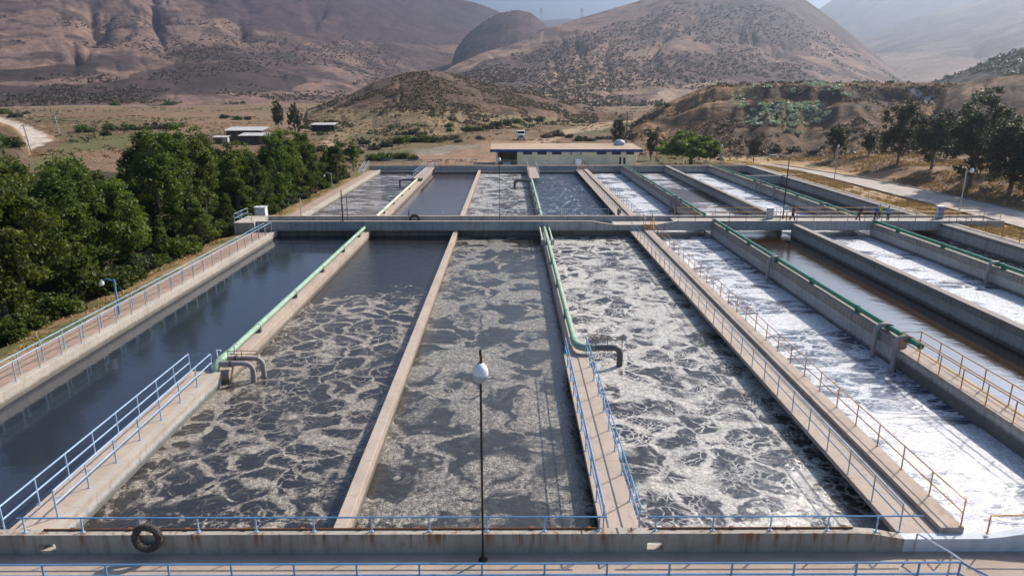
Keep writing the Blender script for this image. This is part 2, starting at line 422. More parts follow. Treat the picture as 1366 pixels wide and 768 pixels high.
wf = [
 water('far_streaks', DEEP, (.52, .50, .50), [(80, .5), (92, .7), (120, .85), (142, .8)], sc=.35, cut=.5, mat=.42, lace=.8, fine=.4, wave=.9, wsc=.4, seed=8, stretch=(.5, 1.2, 1), chop=.4),
 water('far_still', (.050, .044, .048), (.5, .48, .47), [(80, .3), (90, .1), (142, 0)], wave=.10, wsc=.5, seed=9, stretch=(.4, 1.5, 1)),
 water('far_boil', DEEP, (.74, .72, .68), [(80, 1.), (142, 1.)], sc=.45, cut=.3, mat=.68, lace=1., fine=.6, wave=1.2, wsc=.4, seed=10, chop=.5),
 water('far_chop', (.025, .045, .085), (.75, .76, .78), [(80, .55), (95, .4), (142, .3)], sc=.6, cut=.8, mat=.1, lace=.5, fine=.3, wave=1.6, wsc=.32, seed=11, chop=.6),
 water('far_white', (.05, .065, .095), WHITE, [(80, 1.), (142, 1.)], sc=.4, cut=.3, mat=.72, lace=1., fine=.6, grain=.3, wave=.3, seed=12, **EDGE),
 water('far_brown', (.050, .036, .024), WHITE, [(80, .75), (98, .75), (106, .25), (118, .2), (122, 1.), (142, 1.)], sc=.4, cut=.4, mat=.6, lace=.6, wave=.2, seed=13, stretch=(.4, 1.2, 1)),
 water('far_white_east', (.05, .065, .095), WHITE, [(80, 1.), (142, 1.)], sc=.4, cut=.3, mat=.72, lace=1., fine=.6, grain=.3, wave=.3, seed=14, **EDGE),
 water('far_umber', (.045, .034, .024), (.6, .58, .54), [(80, .4), (142, .4)], sc=.5, mat=.2, wave=.15, seed=15)]
for (a, b), m1, m2 in zip(BAS, wm, wf):
    basin(a, b, 20.9, 79.9, m1); basin(a, b, 79.9, 145.4, m2)

# ------------------------------------------------------------------ terrain
def zbase(x, y):
    z = -1 + .012 * np.clip(y - 195, 0, 420)
    z = z + (fbm(x * .03, y * .03, 4, 3) - .5) * 2.2 * ss(150, 260, y) + (fbm(x * .4, y * .4, 3, 5) - .5) * .25
    # left of the plant: level by the path, falling away under the trees
    left = -.12 - .95 * ss(-29.6, -36, x)
    z = np.where((x < -27) & (y < 170), left * (1 - ss(145, 170, y)) + z * ss(145, 170, y) + (fbm(x * .5, y * .5, 3, 8) - .5) * .2 * ss(-29.5, -32, x), z)
    # right of the plant: verge, road, bank
    right = .38 + 1.7 * ss(66.8, 78, x) + (fbm(x * .25, y * .25, 4, 6) - .5) * 1.1 * ss(66.8, 72, x) + .012 * np.clip(x - 78, 0, 100)
    k = ss(150, 185, y)
    z = np.where(x > 50, right * (1 - k) + z * k, z)
    foot = (x > -27.05) & (x < 50.3) & (y > 21) & (y < 146)
    z = np.where(foot, -4.0, z)
    return np.where(y < 21, np.minimum(z, -.85), z)

def azel(px, py):
    x, y, z = ray(px, py); h = math.hypot(x, y)
    return math.atan2(x, y), z / h

def poly(pts, px):
    p = np.array(pts, float); return np.interp(px, p[:, 0], p[:, 1])

def inpoly(pts, x, y):
    p = np.array(pts, float); c = np.zeros(np.shape(x), bool); j = len(p) - 1
    for i in range(len(p)):
        a = (p[i, 1] > y) != (p[j, 1] > y)
        with np.errstate(divide='ignore', invalid='ignore'):
            c ^= a & (x < (p[j, 0] - p[i, 0]) * (y - p[i, 1]) / (p[j, 1] - p[i, 1] + 1e-12) + p[i, 0])
        j = i
    return c

RIDGES = {}
class Ridge:
    """a hill: crest line (azimuth, slope angle, distance), a foot line, a back that falls away; plus gullies"""
    def __init__(s, name, sil, crest, foot, p=1.4, gul=(0, 1, 1), rough=0, back=.5, seed=0, zfoot=None, terr=None):
        a = [azel(x, y) for x, y in sil]
        s.name = name; s.az = np.array([q[0] for q in a]); s.te = np.array([q[1] for q in a])
        f = lambda c: (np.array([azel(x, 126)[0] for x, _ in c]), np.array([v for _, v in c], float))
        s.crest = f(crest); s.foot = f(foot)
        s.p, s.gul, s.rough, s.back, s.seed, s.zf, s.terr = p, gul, rough, back, seed, zfoot, terr
        RIDGES[name] = s
    def eval(s, az, r):
        rc = np.interp(az, *s.crest); rf = np.interp(az, *s.foot)
        te = np.interp(az, s.az, s.te)
        zc = CH + rc * te
        x = r * np.sin(az); y = r * np.cos(az)
        zf = zbase(rf * np.sin(az), rf * np.cos(az)) - 1.0
        t = np.clip((r - rf) / (rc - rf), 0, 1)
        prof = t ** s.p
        if s.terr is not None:
            tj = np.clip(t + (fbm(az * 22, t * 2.5, 3, s.seed + 40) - .5) * .42 * np.sin(PI * t), 0, 1)
            prof = np.interp(tj, [q[0] for q in s.terr], [q[1] for q in s.terr])
        z = zf + (zc - zf) * prof
        amp, fa, fr = s.gul
        w = np.sin(PI * np.clip(t, 0, 1)) ** .8
        if amp:
            wa = (fbm(az * fa * .4, r * fr * .9, 3, s.seed + 9) - .5) * 1.6
            z = z - amp * (1 - t) ** .35 * (ridged(az * fa + wa, r * fr + wa * .4, 4, s.seed) ** 6.0 - .04 + .12 * (fbm(az * fa * .8 + 3, r * fr * .6, 3, s.seed + 3) - .5)) * np.clip(z - zf, 0, None)
        if s.rough:
            q = .2 if s.rough > 6.5 else .55
            z = z + s.rough * (fbm(x * q * .1, y * q * .1, 5, s.seed + 20) - .5) * (.25 + .75 * w)
        back = np.clip(r - rc, 0, None)
        z = z - s.back * back
        end = np.minimum(az - s.az[0], s.az[-1] - az)
        z = z - (1 - ss(0, .01, end)) * 6
        return x, y, z
    def mesh(s, nc, nr, color, mat, kind_name, tail=.12, lo=None):
        az = np.linspace(s.az[0], s.az[-1], nc)
        u = np.concatenate([np.linspace(-.03, 1, nr), 1 + np.linspace(.01, tail, 8)])
        A, U = np.meshgrid(az, u, indexing='ij')
        rc = np.interp(A, *s.crest); rf = np.interp(A, *s.foot)
        r = rf + U * (rc - rf)
        x, y, z = s.eval(A, r)
        z = np.where(U <= 0, z - 2 - (-U) * 60, z)
        n2 = len(u)
        idx = np.arange(nc * n2).reshape(nc, n2)
        q = np.stack([idx[:-1, :-1], idx[1:, :-1], idx[1:, 1:], idx[:-1, 1:]], -1).reshape(-1, 4)
        px, py = project(x, y, z)
        c = color(px, py, x, y, z, np.clip(U, 0, 1))
        V = np.stack([x, y, z], -1).reshape(-1, 3)
        o = link(kind_name, np_mesh(kind_name, V, q, mat, c.reshape(-1, 3), True))
        return tag(o, kind='structure')

def lerp(a, b, t): return a + (np.asarray(b) - a) * t[..., None]

def zones(c, px, py, zs, jit, nx, ny, seed):
    """soil, plant-cover and painted shade patches, outlines read off the photograph and laid on the land"""
    jx = (fbm(nx, ny, 5, seed) - .5) * jit * 2; jy = (fbm(nx, ny, 5, seed + 31) - .5) * jit * .7
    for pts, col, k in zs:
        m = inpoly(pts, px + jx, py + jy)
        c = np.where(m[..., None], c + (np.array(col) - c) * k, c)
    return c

TAN = (.30, .21, .13); BRN = (.20, .135, .095); EARTH = (.30, .195, .13); BURN = (.055, .041, .037); GRN = (.115, .115, .055); STRAW = (.43, .31, .175)
ROADC = (.56, .48, .39)

def col_ground(px, py, x, y, z, u):
    n = fbm(x * .05, y * .05, 5, 50); n2 = fbm(x * .4, y * .4, 4, 60)
    c = np.broadcast_to(np.array((.165, .11, .064)), x.shape + (3,)).copy()
    c = lerp(c, TAN, ss(.55, .78, n) * .7); c = lerp(c, BRN, ss(.48, .68, n2) * .85)
    c = lerp(c, GRN, ss(.55, .68, fbm(x * .03 + 7, y * .03, 4, 70)) * .85 * (y > 150))
    far = ss(300, 700, y); c = lerp(c, np.array((.29, .205, .13)), far * .5)
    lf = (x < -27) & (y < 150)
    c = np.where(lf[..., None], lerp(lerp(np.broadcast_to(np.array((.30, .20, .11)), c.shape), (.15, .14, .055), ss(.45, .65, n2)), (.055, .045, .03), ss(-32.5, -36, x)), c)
    rt = (x > 50) & (y < 185)
    vg = lerp(np.broadcast_to(np.array(STRAW), c.shape), (.30, .19, .10), ss(.45, .7, n2))
    c = np.where(rt[..., None], np.where((x < 67)[..., None], vg, lerp(lerp(np.broadcast_to(np.array((.27, .165, .095)), c.shape), (.12, .08, .055), ss(.48, .64, n2)), STRAW, ss(.6, .75, n) * .4)), c)
    zs = [([(-90, 140), (0, 156), (38, 168), (72, 184), (62, 193), (20, 207), (-40, 232), (-120, 250), (-120, 225), (-30, 205), (20, 192), (38, 184), (20, 175), (-20, 170), (-90, 160)], ROADC, 1.),
          ([(60, 206), (100, 184), (190, 178), (190, 204), (125, 205), (92, 222), (20, 228)], (.125, .135, .055), .75),
          ([(100, 204), (185, 198), (185, 225), (110, 228)], (.24, .15, .10), .7),
          ([(60, 176), (80, 184), (72, 190), (52, 170), (40, 155)], (.33, .20, .12), .8),
          ([(556, 207), (600, 195), (660, 187), (700, 190), (850, 200), (850, 222), (560, 222)], (.32, .20, .13), .8),
          ([(552, 200), (600, 193), (640, 192), (600, 203), (556, 208)], (.36, .31, .28), .9),
          ([(700, 190), (760, 170), (820, 160), (870, 158), (820, 168), (760, 180), (720, 192)], (.42, .31, .21), .8),
          ([(430, 188), (455, 176), (470, 176), (450, 195), (430, 205)], (.42, .30, .20), .9),
          ([(180, 150), (420, 150), (440, 175), (400, 178), (220, 180)], (.29, .19, .125), .5),
          ([(0, 128), (420, 126), (430, 138), (0, 143)], STRAW, .55),
          ([(420, 150), (560, 150), (640, 195), (520, 215), (430, 185)], (.15, .125, .07), .55)]
    c = zones(c, px, py, zs, 9, x * .06, y * .06, 80)
    return np.clip(c * (.82 + .36 * fbm(x * 1.1, y * 1.1, 3, 90))[..., None], 0, 1)

nc, nr = 520, 470
az = np.linspace(-R(62), R(62), nc); rr = np.concatenate([np.linspace(6, 24, 10), np.exp(np.linspace(math.log(25), math.log(9500), nr))])
A, Rr = np.meshgrid(az, rr, indexing='ij')
X, Y = Rr * np.sin(A), Rr * np.cos(A)
Zg = zbase(X, Y) - np.clip(Rr - 2500, 0, None) * .002
idx = np.arange(nc * len(rr)).reshape(nc, len(rr))
q = np.stack([idx[:-1, :-1], idx[1:, :-1], idx[1:, 1:], idx[:-1, 1:]], -1).reshape(-1, 4)
px_, py_ = project(X, Y, Zg)
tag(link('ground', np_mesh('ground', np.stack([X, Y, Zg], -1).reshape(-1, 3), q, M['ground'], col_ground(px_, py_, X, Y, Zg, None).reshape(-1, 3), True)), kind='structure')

# --- mountains, far to near
far = Ridge('far_hill', [(560, 60), (640, 34), (700, 29), (740, 26), (765, 25), (800, 30), (900, 45), (1000, 70)], [(500, 5200), (1100, 5200)], [(500, 3600), (1100, 3600)], p=1.1, rough=20, seed=1)
hz1 = Ridge('haze_mountain', [(960, 85), (1030, 52), (1060, 30), (1085, 17), (1111, 0), (1160, -34), (1260, -85), (1400, -120), (1700, -150), (2000, -120)], [(960, 5200), (2000, 5000)], [(960, 3600), (2000, 3400)], p=1.1, gul=(.35, 8, .0012), rough=7, seed=2)
hz2 = Ridge('haze_slope', [(930, 124), (985, 110), (1030, 92), (1100, 70), (1150, 51), (1220, 25), (1308, -2), (1400, -40), (1600, -85), (2000, -110)], [(930, 3400), (2000, 3100)], [(930, 1600), (1366, 1300), (2000, 1100)], p=1.25, gul=(.3, 9, .0012), rough=7, seed=3)
mA = Ridge('left_mountain', [(-520, -60), (-300, -85), (0, -100), (150, -95), (300, -80), (420, -62), (520, -28), (575, -10), (610, -1), (635, 4), (662, 14), (690, 30), (720, 52), (750, 80), (775, 112), (790, 124)],
           [(-520, 2500), (400, 2500), (660, 2500), (790, 2300)], [(-520, 800), (0, 760), (300, 800), (450, 950), (640, 1300), (790, 1500)], p=1.75, gul=(.32, 8, .0013), rough=7, seed=4)
mB = Ridge('round_hill', [(585, 118), (600, 92), (608, 66), (622, 47), (645, 29), (668, 17), (690, 13), (708, 17), (722, 28), (740, 46), (765, 74), (790, 110)], [(560, 1800), (800, 1800)], [(560, 1250), (800, 1250)], p=.95, gul=(.2, 10, .0012), rough=7, seed=5)
mC = Ridge('east_mountain', [(540, 128), (585, 100), (609, 86), (640, 72), (680, 60), (707, 50), (721, 40), (740, 34), (756, 30), (792, 19), (851, 2), (905, -24), (960, -34), (1010, -30), (1050, -16), (1076, 1), (1100, 18), (1128, 40), (1160, 66), (1200, 100), (1220, 122)],
           [(540, 1050), (720, 1500), (860, 1750), (1220, 1700)], [(540, 700), (700, 620), (880, 640), (1000, 760), (1220, 900)], p=1.45, gul=(.42, 10, .0018), rough=7, seed=6)
kn = Ridge('scrub_knoll', [(400, 150), (440, 136), (470, 125), (500, 110), (530, 99), (560, 94.5), (590, 96), (620, 103), (660, 112), (700, 122), (740, 131), (790, 142), (850, 155)], [(400, 420), (560, 430), (700, 470), (850, 460)], [(400, 300), (560, 262), (700, 300), (850, 380)], p=1.0, gul=(.25, 24, .008), rough=3.2, back=.3, seed=7)
dk = Ridge('dark_hill', [(1190, 122), (1225, 116), (1246, 109), (1275, 99), (1320, 82), (1366, 65), (1450, 38), (1600, 5), (1900, -20)], [(1190, 640), (1900, 560)], [(1190, 420), (1900, 330)], p=1.0, gul=(.15, 20, .01), rough=6, seed=8)
em = Ridge('embankment', [(835, 170), (850, 160), (862, 151), (880, 141), (905, 131), (930, 120), (955, 112.5), (1000, 110), (1060, 109.5), (1130, 110), (1200, 110), (1250, 111), (1300, 112), (1420, 112), (1600, 112)], [(835, 300), (950, 300), (1600, 270)], [(835, 236), (950, 205), (1100, 190), (1300, 176), (1600, 165)],
           gul=(.12, 14, .012), rough=2.6, back=.01, seed=9, terr=[(0, 0), (.18, .10), (.35, .26), (.5, .40), (.62, .60), (.76, .70), (.84, .93), (1, 1)])
bk = Ridge('right_bank', [(1238, 150), (1250, 136), (1262, 119), (1285, 110), (1320, 104), (1366, 100), (1450, 94), (1700, 90)], [(1230, 238), (1700, 210)], [(1230, 205), (1320, 180), (1700, 150)], p=.7, gul=(.2, 30, .02), rough=1.6, back=.05, seed=10)
lm = Ridge('roadside_mound', [(-300, 150), (-120, 155), (-30, 160), (0, 163), (18, 169), (32, 180), (44, 192)], [(-300, 250), (50, 236)], [(-300, 210), (50, 222)], p=.8, rough=2.0, seed=12)

def mtn_col(base, dark, seed, dz=None, k=.006):
    def f(px, py, x, y, z, u):
        n = fbm(x * k, y * k, 6, seed); n2 = fbm(x * k * 4, y * k * 4, 5, seed + 5)
        c = np.broadcast_to(np.array(base), x.shape + (3,)).copy()
        c = lerp(c, dark, ss(.47, .64, n) * .8); c = lerp(c, np.array(dark) * .7, ss(.50, .64, n2) * .7)
        if dz: c = zones(c, px, py, dz, 14, px * .018, py * .045, seed + 60)
        return np.clip(c * (.55 + .9 * fbm(x * k * 12, y * k * 12, 4, seed + 9, .65))[..., None], 0, 1)
    return f
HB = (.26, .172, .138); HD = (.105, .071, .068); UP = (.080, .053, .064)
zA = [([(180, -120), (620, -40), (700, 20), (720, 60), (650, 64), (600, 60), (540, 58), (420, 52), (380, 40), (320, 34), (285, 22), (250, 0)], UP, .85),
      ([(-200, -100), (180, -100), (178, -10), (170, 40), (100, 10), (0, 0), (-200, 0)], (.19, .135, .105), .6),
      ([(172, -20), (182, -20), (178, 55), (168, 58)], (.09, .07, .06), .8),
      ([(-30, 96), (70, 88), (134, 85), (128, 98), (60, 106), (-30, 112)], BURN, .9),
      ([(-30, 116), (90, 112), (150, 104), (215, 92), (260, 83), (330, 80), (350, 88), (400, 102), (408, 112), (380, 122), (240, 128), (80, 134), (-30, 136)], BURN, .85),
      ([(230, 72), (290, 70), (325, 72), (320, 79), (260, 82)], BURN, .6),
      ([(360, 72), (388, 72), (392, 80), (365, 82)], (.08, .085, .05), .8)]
zC = [([(715, 40), (770, 46), (782, 52), (752, 80), (720, 66), (700, 60)], (.15, .105, .09), .5),
      ([(707, 50), (724, 44), (722, 60), (700, 72), (640, 86), (600, 98), (640, 82), (690, 66)], (.37, .26, .18), .7),
      ([(610, 92), (690, 82), (740, 60), (762, 66), (740, 90), (800, 108), (660, 116), (600, 106)], (.13, .095, .085), .75),
      ([(860, 35), (890, 36), (905, 56), (870, 58), (850, 48)], (.11, .08, .075), .7),
      ([(740, 92), (800, 84), (870, 104), (900, 120), (800, 128), (720, 126)], (.37, .265, .17), .6),
      ([(900, 116), (1000, 108), (1100, 112), (1000, 135), (850, 145), (870, 128)], (.40, .29, .20), .8),
      ([(930, -40), (1080, 0), (1110, 40), (1000, 100), (960, 80), (930, 40), (890, 0)], (.14, .105, .09), .7)]
far.mesh(60, 40, mtn_col((.2, .17, .15), (.14, .12, .11), 1, k=.002), M['mtn'], 'mountain')
hz1.mesh(260, 120, mtn_col((.20, .15, .12), (.11, .085, .075), 2, k=.003), M['mtn'], 'mountain')
hz2.mesh(300, 160, mtn_col((.22, .16, .12), (.10, .08, .07), 3, [([(1040, 90), (1130, 72), (1240, 70), (1330, 84), (1250, 112), (1040, 118)], (.40, .29, .21), .6)], k=.004), M['mtn'], 'mountain')
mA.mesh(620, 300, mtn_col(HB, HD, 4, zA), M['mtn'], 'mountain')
mB.mesh(140, 90, mtn_col((.15, .10, .098), (.10, .07, .072), 5), M['mtn'], 'hill')
mC.mesh(480, 300, mtn_col((.29, .195, .148), HD, 6, zC), M['mtn'], 'mountain')
kn.mesh(300, 140, mtn_col((.20, .13, .088), (.095, .064, .048), 7, [([(400, 146), (640, 150), (800, 165), (640, 200), (400, 190)], (.27, .21, .115), .7), ([(440, 130), (560, 90), (640, 100), (720, 130), (660, 140), (560, 128), (480, 140)], (.115, .08, .06), .7)], k=.03), M['hill'], 'hill')
dk.mesh(120, 60, mtn_col((.085, .075, .05), (.05, .05, .036), 8, k=.02), M['hill'], 'hill')
em.mesh(420, 200, mtn_col((.30, .185, .105), (.115, .078, .055), 9, [([(1018, 111), (1130, 111), (1140, 130), (1100, 132), (1020, 132)], (.085, .07, .06), .8), ([(1128, 122), (1180, 118), (1200, 140), (1160, 150), (1130, 140)], (.10, .08, .068), .8),  # first zone: shade of the steep scarp painted into the soil colour
     ([(1213, 121), (1224, 121), (1262, 138), (1292, 146), (1280, 148), (1245, 138)], (.50, .46, .43), .9), ([(1000, 140), (1100, 136), (1110, 160), (1000, 166)], (.15, .15, .095), .6)], k=.03), M['hill'], 'embankment')
bk.mesh(140, 60, mtn_col((.27, .18, .115), (.12, .09, .065), 10, k=.04), M['hill'], 'embankment')
lm.mesh(90, 40, mtn_col((.25, .165, .11), (.13, .10, .06), 11, k=.05), M['hill'], 'hill')

def hit(px, py, names, lo=100, hi=900):
    """first land a sight line meets: ground or one of the named hills"""
    x, y, z = ray(px, py); h = math.hypot(x, y); a = math.atan2(x, y); k = z / h
    r = np.linspace(lo, hi, 1600); zz = CH + r * k
    g_ = zbase(r * math.sin(a), r * math.cos(a))
    for n in names:
        R_ = RIDGES[n]
        if R_.az[0] < a < R_.az[-1]:
            rf = np.interp(a, *R_.foot); g_ = np.where(r > rf, np.maximum(g_, R_.eval(np.full_like(r, a), r)[2]), g_)
    b = np.nonzero(zz < g_)[0]
    if len(b) == 0: return None
    q = r[b[0]]
    return q * math.sin(a), q * math.cos(a), float(g_[b[0]])

# ------------------------------------------------------------------ leaf crowns
def crown(nclump, nleaf, rad, clump_r, leaf, seed, hollow=.55, flat=0, droop=0., taper=0.):
    g_ = np.random.default_rng(seed)
    d = g_.normal(size=(nclump, 3)); d /= np.linalg.norm(d, axis=1)[:, None]
    k = hollow + (1 - hollow) * g_.random(nclump) ** .6
    c = d * k[:, None] * np.array(rad)
    lob = 1 + .38 * np.sin(d[:, 0] * 4 + seed) * np.cos(d[:, 1] * 3.3 + d[:, 2] * 2.7 + seed * 1.7)
    c *= lob[:, None]
    if taper: c[:, :2] *= (1 - taper * c[:, 2] / rad[2])[:, None]
    if flat: c[:, 2] = np.where(c[:, 2] < 0, c[:, 2] * (1 - flat), c[:, 2])
    cr = clump_r * (.6 + .8 * g_.random(nclump))
    p = g_.normal(size=(nclump, nleaf, 3)); p /= np.linalg.norm(p, axis=2)[..., None]
    p = c[:, None] + p * (cr[:, None, None] * g_.random((nclump, nleaf, 1)) ** .4) * np.array((1, 1, .75))
    p[..., 2] -= droop * np.abs(g_.normal(size=(nclump, nleaf))) * clump_r
    p = p.reshape(-1, 3); n = len(p)
    nrm = g_.normal(size=(n, 3)) + np.array((0, 0, .8)); nrm /= np.linalg.norm(nrm, axis=1)[:, None]
    a = np.cross(nrm, g_.normal(size=(n, 3))); a /= np.linalg.norm(a, axis=1)[:, None]; b = np.cross(nrm, a)
    s = leaf * (.6 + .8 * g_.random((n, 1)))
    v = np.stack([p - a * s, p - b * s * .55, p + a * s, p + b * s * .55], 1).reshape(-1, 3)
    return v, np.arange(n * 4).reshape(n, 4), c

def tree_kind(tname, nv, H, cz, rad, nclump, nleaf, cr, leaf, mats, trunk_r, seed, **k):
    out = []
    for i in range(nv):
        v, q_, c = crown(nclump, nleaf, rad, cr, leaf, seed + i * 13, **k)
        v = v + np.array((0, 0, cz))
        cm = np_mesh(tname + '_crown', v, q_, mats[i % len(mats)])
        m = MB(); rnd = random.Random(seed + i)
        bx, by = rnd.uniform(-.2, .2), rnd.uniform(-.2, .2)
        top = cz + rad[2] * .5
        m.tube([(0, 0, -.5), (bx * .3, by * .3, cz * .3), (bx, by, cz * .7), (bx * 1.5, by * 1.2, top)], [trunk_r * 1.25, trunk_r, trunk_r * .75, trunk_r * .25], 8)
        for j in rnd.sample(range(nclump), min(7, nclump)):
            e = c[j] + np.array((0, 0, cz)); z0 = cz * rnd.uniform(.35, .75)
            m.tube([(bx * .8, by * .8, z0), (e[0] * .5, e[1] * .5, z0 + (e[2] - z0) * .6), tuple(e)], [trunk_r * .45, trunk_r * .3, trunk_r * .1], 5)
        out.append((cm, m.mesh(tname + '_trunk')))
        out[-1][1].materials.append(M['bark'])
    return out

KIND = {
 'broad': (tree_kind('grove', 6, 10, 5.0, (2.75, 2.75, 4.7), 105, 120, .72, .14, [M['leaf'], M['leaf2'], M['leaf']], .20, 100, hollow=.5, taper=.55), 10.),
 'slim': (tree_kind('slim', 4, 10, 5.0, (1.6, 1.6, 4.8), 75, 115, .58, .13, [M['leaf'], M['leaf2']], .16, 200, hollow=.4, taper=.65), 10.),
 'airy': (tree_kind('airy', 5, 12, 7.2, (2.9, 2.9, 4.8), 120, 105, .66, .155, [M['leaf3']], .20, 300, hollow=.35, droop=.5), 12.),
 'round': (tree_kind('round', 1, 6, 3.6, (4.6, 4.2, 2.3), 130, 130, .75, .19, [M['leaf2']], .28, 400, hollow=.6, flat=.35), 6.),
}
def shrub_kind(seed, mat, n=26, nl=60):
    v, q_, c = crown(n, nl, (1.0, 1.0, .75), .42, .12, seed, hollow=.35, flat=.5)
    v = v + np.array((0, 0, .5)); me = np_mesh('shrub_leaves', v, q_, mat); return me
SHRUB = {k: [shrub_kind(500 + i * 7 + j * 50, m) for i in range(3)] for j, (k, m) in enumerate([('green', M['leaf']), ('olive', M['leaf3']), ('brown', M['leaf4']), ('sage', M['sage'])])}
tree_n = [0]
def tree(kind, x, y, z, h, label, group, w=1.0, name='tree', cat='tree'):
    ms, H0 = KIND[kind]; cm, tm = ms[tree_n[0] % len(ms)]; tree_n[0] += 1
    o = thing(name, label, cat, (x, y, z), group, rz=random.uniform(0, 6.28))
    s = h / H0; o.scale = (s * w, s * w, s)
    link('crown', cm, o); link('trunk', tm, o)
    return o
def shrub(kind, x, y, z, r, label, group, hs=1.0):
    me = random.choice(SHRUB[kind])
    o = link('shrub', me, None, (x, y, z), random.uniform(0, 6.28), (r, r, r * hs))
    return tag(o, label, 'shrub', group)

# ------------------------------------------------------------------ tanks: walls, walkways, channels
Y0, Y1 = 21.2, 145.0
def zz(v): return float(np.asarray(v))
def ground_z(x, y): return zz(zbase(np.array([float(x)]), np.array([float(y)]))[0])

struct('path', MB().box(-29.5, 12, -.6, -27.45, 78, -.05).box(-29.1, 82, -.6, -27.45, 144, -.05), M['slab'])
solid('tank_wall', MB().box(-27.45, Y0, -3, -26.95, Y1, .0), M['curb'], 'pale kerbed outer tank wall beside the dark still basin and its path', 'tank wall', bevel=.02)

def walkway(name, label, x0, x1, y0, y1, z, wx0, wx1, mat='conc'):
    t = thing(name, label, 'walkway', ((x0 + x1) / 2, y0, z))
    MB().box(x0, y0, z - .22, x1, y1, z).build('deck', M[mat], t, bevel=.015)
    MB().box(wx0, y0, -3, wx1, y1, z - .22).build('supporting_wall', M['conc_wall'], t)
    return t
walkway('walkway', 'short tan concrete walkway between the still basin and the foam cell basin', -18.2, -16.4, Y0, 36.3, 0, -17.9, -16.45)
MB().box(-16.78, Y0, .002, -16.385, 36.3, .03).build('kerb', M['curb'], bpy.data.objects['walkway'])
walkway('walkway', 'short narrow concrete walkway in the middle, ending at an elbowed mint pipe', 3.3, 4.75, Y0, 38.9, 0, 3.65, 4.7)
t = walkway('walkway', 'long broad concrete walkway crossing the plant beside the white foam basin', 14.0, 16.4, Y0, Y1, 0, 14.65, 15.75)
MB().box(15.52, Y0, .003, 16.38, 77.8, .22).box(15.52, 82.2, .003, 16.38, 143.6, .22).build('raised_duct', M['conc'], t, bevel=.01)
walkway('walkway', 'raised concrete walkway with ochre rails in front of the green pipe', 23.42, 24.75, Y0 - .2, 38.65, .45, 23.5, 24.65)
solid('tank_wall', MB().box(-16.98, 36.3, -3, -16.08, Y1, .0), M['conc'], 'tan dividing wall carrying the mint pipe between still and foamy basins', 'tank wall', bevel=.02)
solid('tank_wall', MB().box(-6.45, Y0, -3, -5.95, 144.0, -.02), M['conc'], 'thin bare tan dividing wall without pipe or rail', 'tank wall', bevel=.02)
solid('tank_wall', MB().box(3.6, 38.9, -3, 4.4, Y1, .0), M['conc'], 'narrow dividing wall carrying the mint pipe in the middle of the plant', 'tank wall', bevel=.02)

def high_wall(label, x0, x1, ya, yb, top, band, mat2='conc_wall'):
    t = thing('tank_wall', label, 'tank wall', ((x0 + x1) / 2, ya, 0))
    MB().box(x0, ya, -3, x1, yb, band).build('lower_band', M['conc_wall'], t)  # kept paler: light bounced up from the foam, put into the colour
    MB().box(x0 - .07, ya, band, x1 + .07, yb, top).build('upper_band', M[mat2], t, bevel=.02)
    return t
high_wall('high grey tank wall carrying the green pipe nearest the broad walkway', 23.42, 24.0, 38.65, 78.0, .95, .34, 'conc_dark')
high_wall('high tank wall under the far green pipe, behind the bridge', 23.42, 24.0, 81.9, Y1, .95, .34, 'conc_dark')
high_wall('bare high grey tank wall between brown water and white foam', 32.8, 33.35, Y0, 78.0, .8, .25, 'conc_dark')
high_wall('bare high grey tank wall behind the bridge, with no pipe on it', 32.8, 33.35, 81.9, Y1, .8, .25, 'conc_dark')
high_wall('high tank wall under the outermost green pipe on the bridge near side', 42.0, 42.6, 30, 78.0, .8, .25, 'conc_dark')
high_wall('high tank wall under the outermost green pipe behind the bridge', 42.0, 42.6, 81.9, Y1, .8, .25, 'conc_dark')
t = thing('tank_wall', 'thick outer tank wall along the dry grass verge and rusty fence', 'tank wall', (50.5, 34, 0))
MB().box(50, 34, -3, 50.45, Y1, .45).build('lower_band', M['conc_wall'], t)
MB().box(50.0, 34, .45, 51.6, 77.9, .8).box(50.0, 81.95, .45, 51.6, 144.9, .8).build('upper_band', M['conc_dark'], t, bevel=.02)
MB().box(51.25, 34, .803, 51.62, 77.9, .87).box(51.25, 81.95, .803, 51.62, 143, .87).build('coping', M['curb'], t)
solid('tank_wall', MB().box(42.75, 125.6, -3, 49.9, 126.0, .9).box(50.1, 125.6, .81, 52.4, 126.0, 1.0), M['conc_wall'], 'low cross wall closing the brown end basin near the rusty fence', 'tank wall', bevel=.02)

# front parapet and floor
struct('floor', MB().box(-48, 8, -1.6, 48, 20.9, -.52), M['floor'])
def parapet_run(pts, y0, y1, zb=-3):
    m = MB(); n = len(pts)
    pl = [(x, z) for x, z in pts] + [(pts[-1][0], zb), (pts[0][0], zb)]
    return m.prism(pl, lambda p: (p[0], y0, p[1]), lambda p: (p[0], y1, p[1]))
m = MB()
for x0, x1, z0, z1 in ((-48, -16.7, -3, .25), (-16.7, -16.1, -3, -.45), (-16.7, -16.1, -.12, .25), (-16.1, 4.9, -3, .25), (4.9, 5.5, -3, -.45), (4.9, 5.5, -.12, .25), (5.5, 12.4, -3, .25)):
    m.box(x0, 20.85, z0, x1, 21.2, z1)
m.add(parapet_run([(12.4, .25), (13.0, .20), (13.6, .08), (14.05, 0)], 20.85, 21.2))
solid('parapet_wall', m, M['conc_front'], 'rust streaked grey front parapet with two drain openings', 'parapet')
solid('parapet_wall', parapet_run([(14.05, 0), (16.9, 0), (17.6, .08), (18.3, .2), (19.2, .3), (48, .34)], 20.85, 21.2), M['conc_pale'], 'whitish painted dip of the front parapet at the broad walkway', 'parapet')
m = MB().tube([(-16.6, 21.13, .285), (3.25, 21.13, .285)], .035, 6)
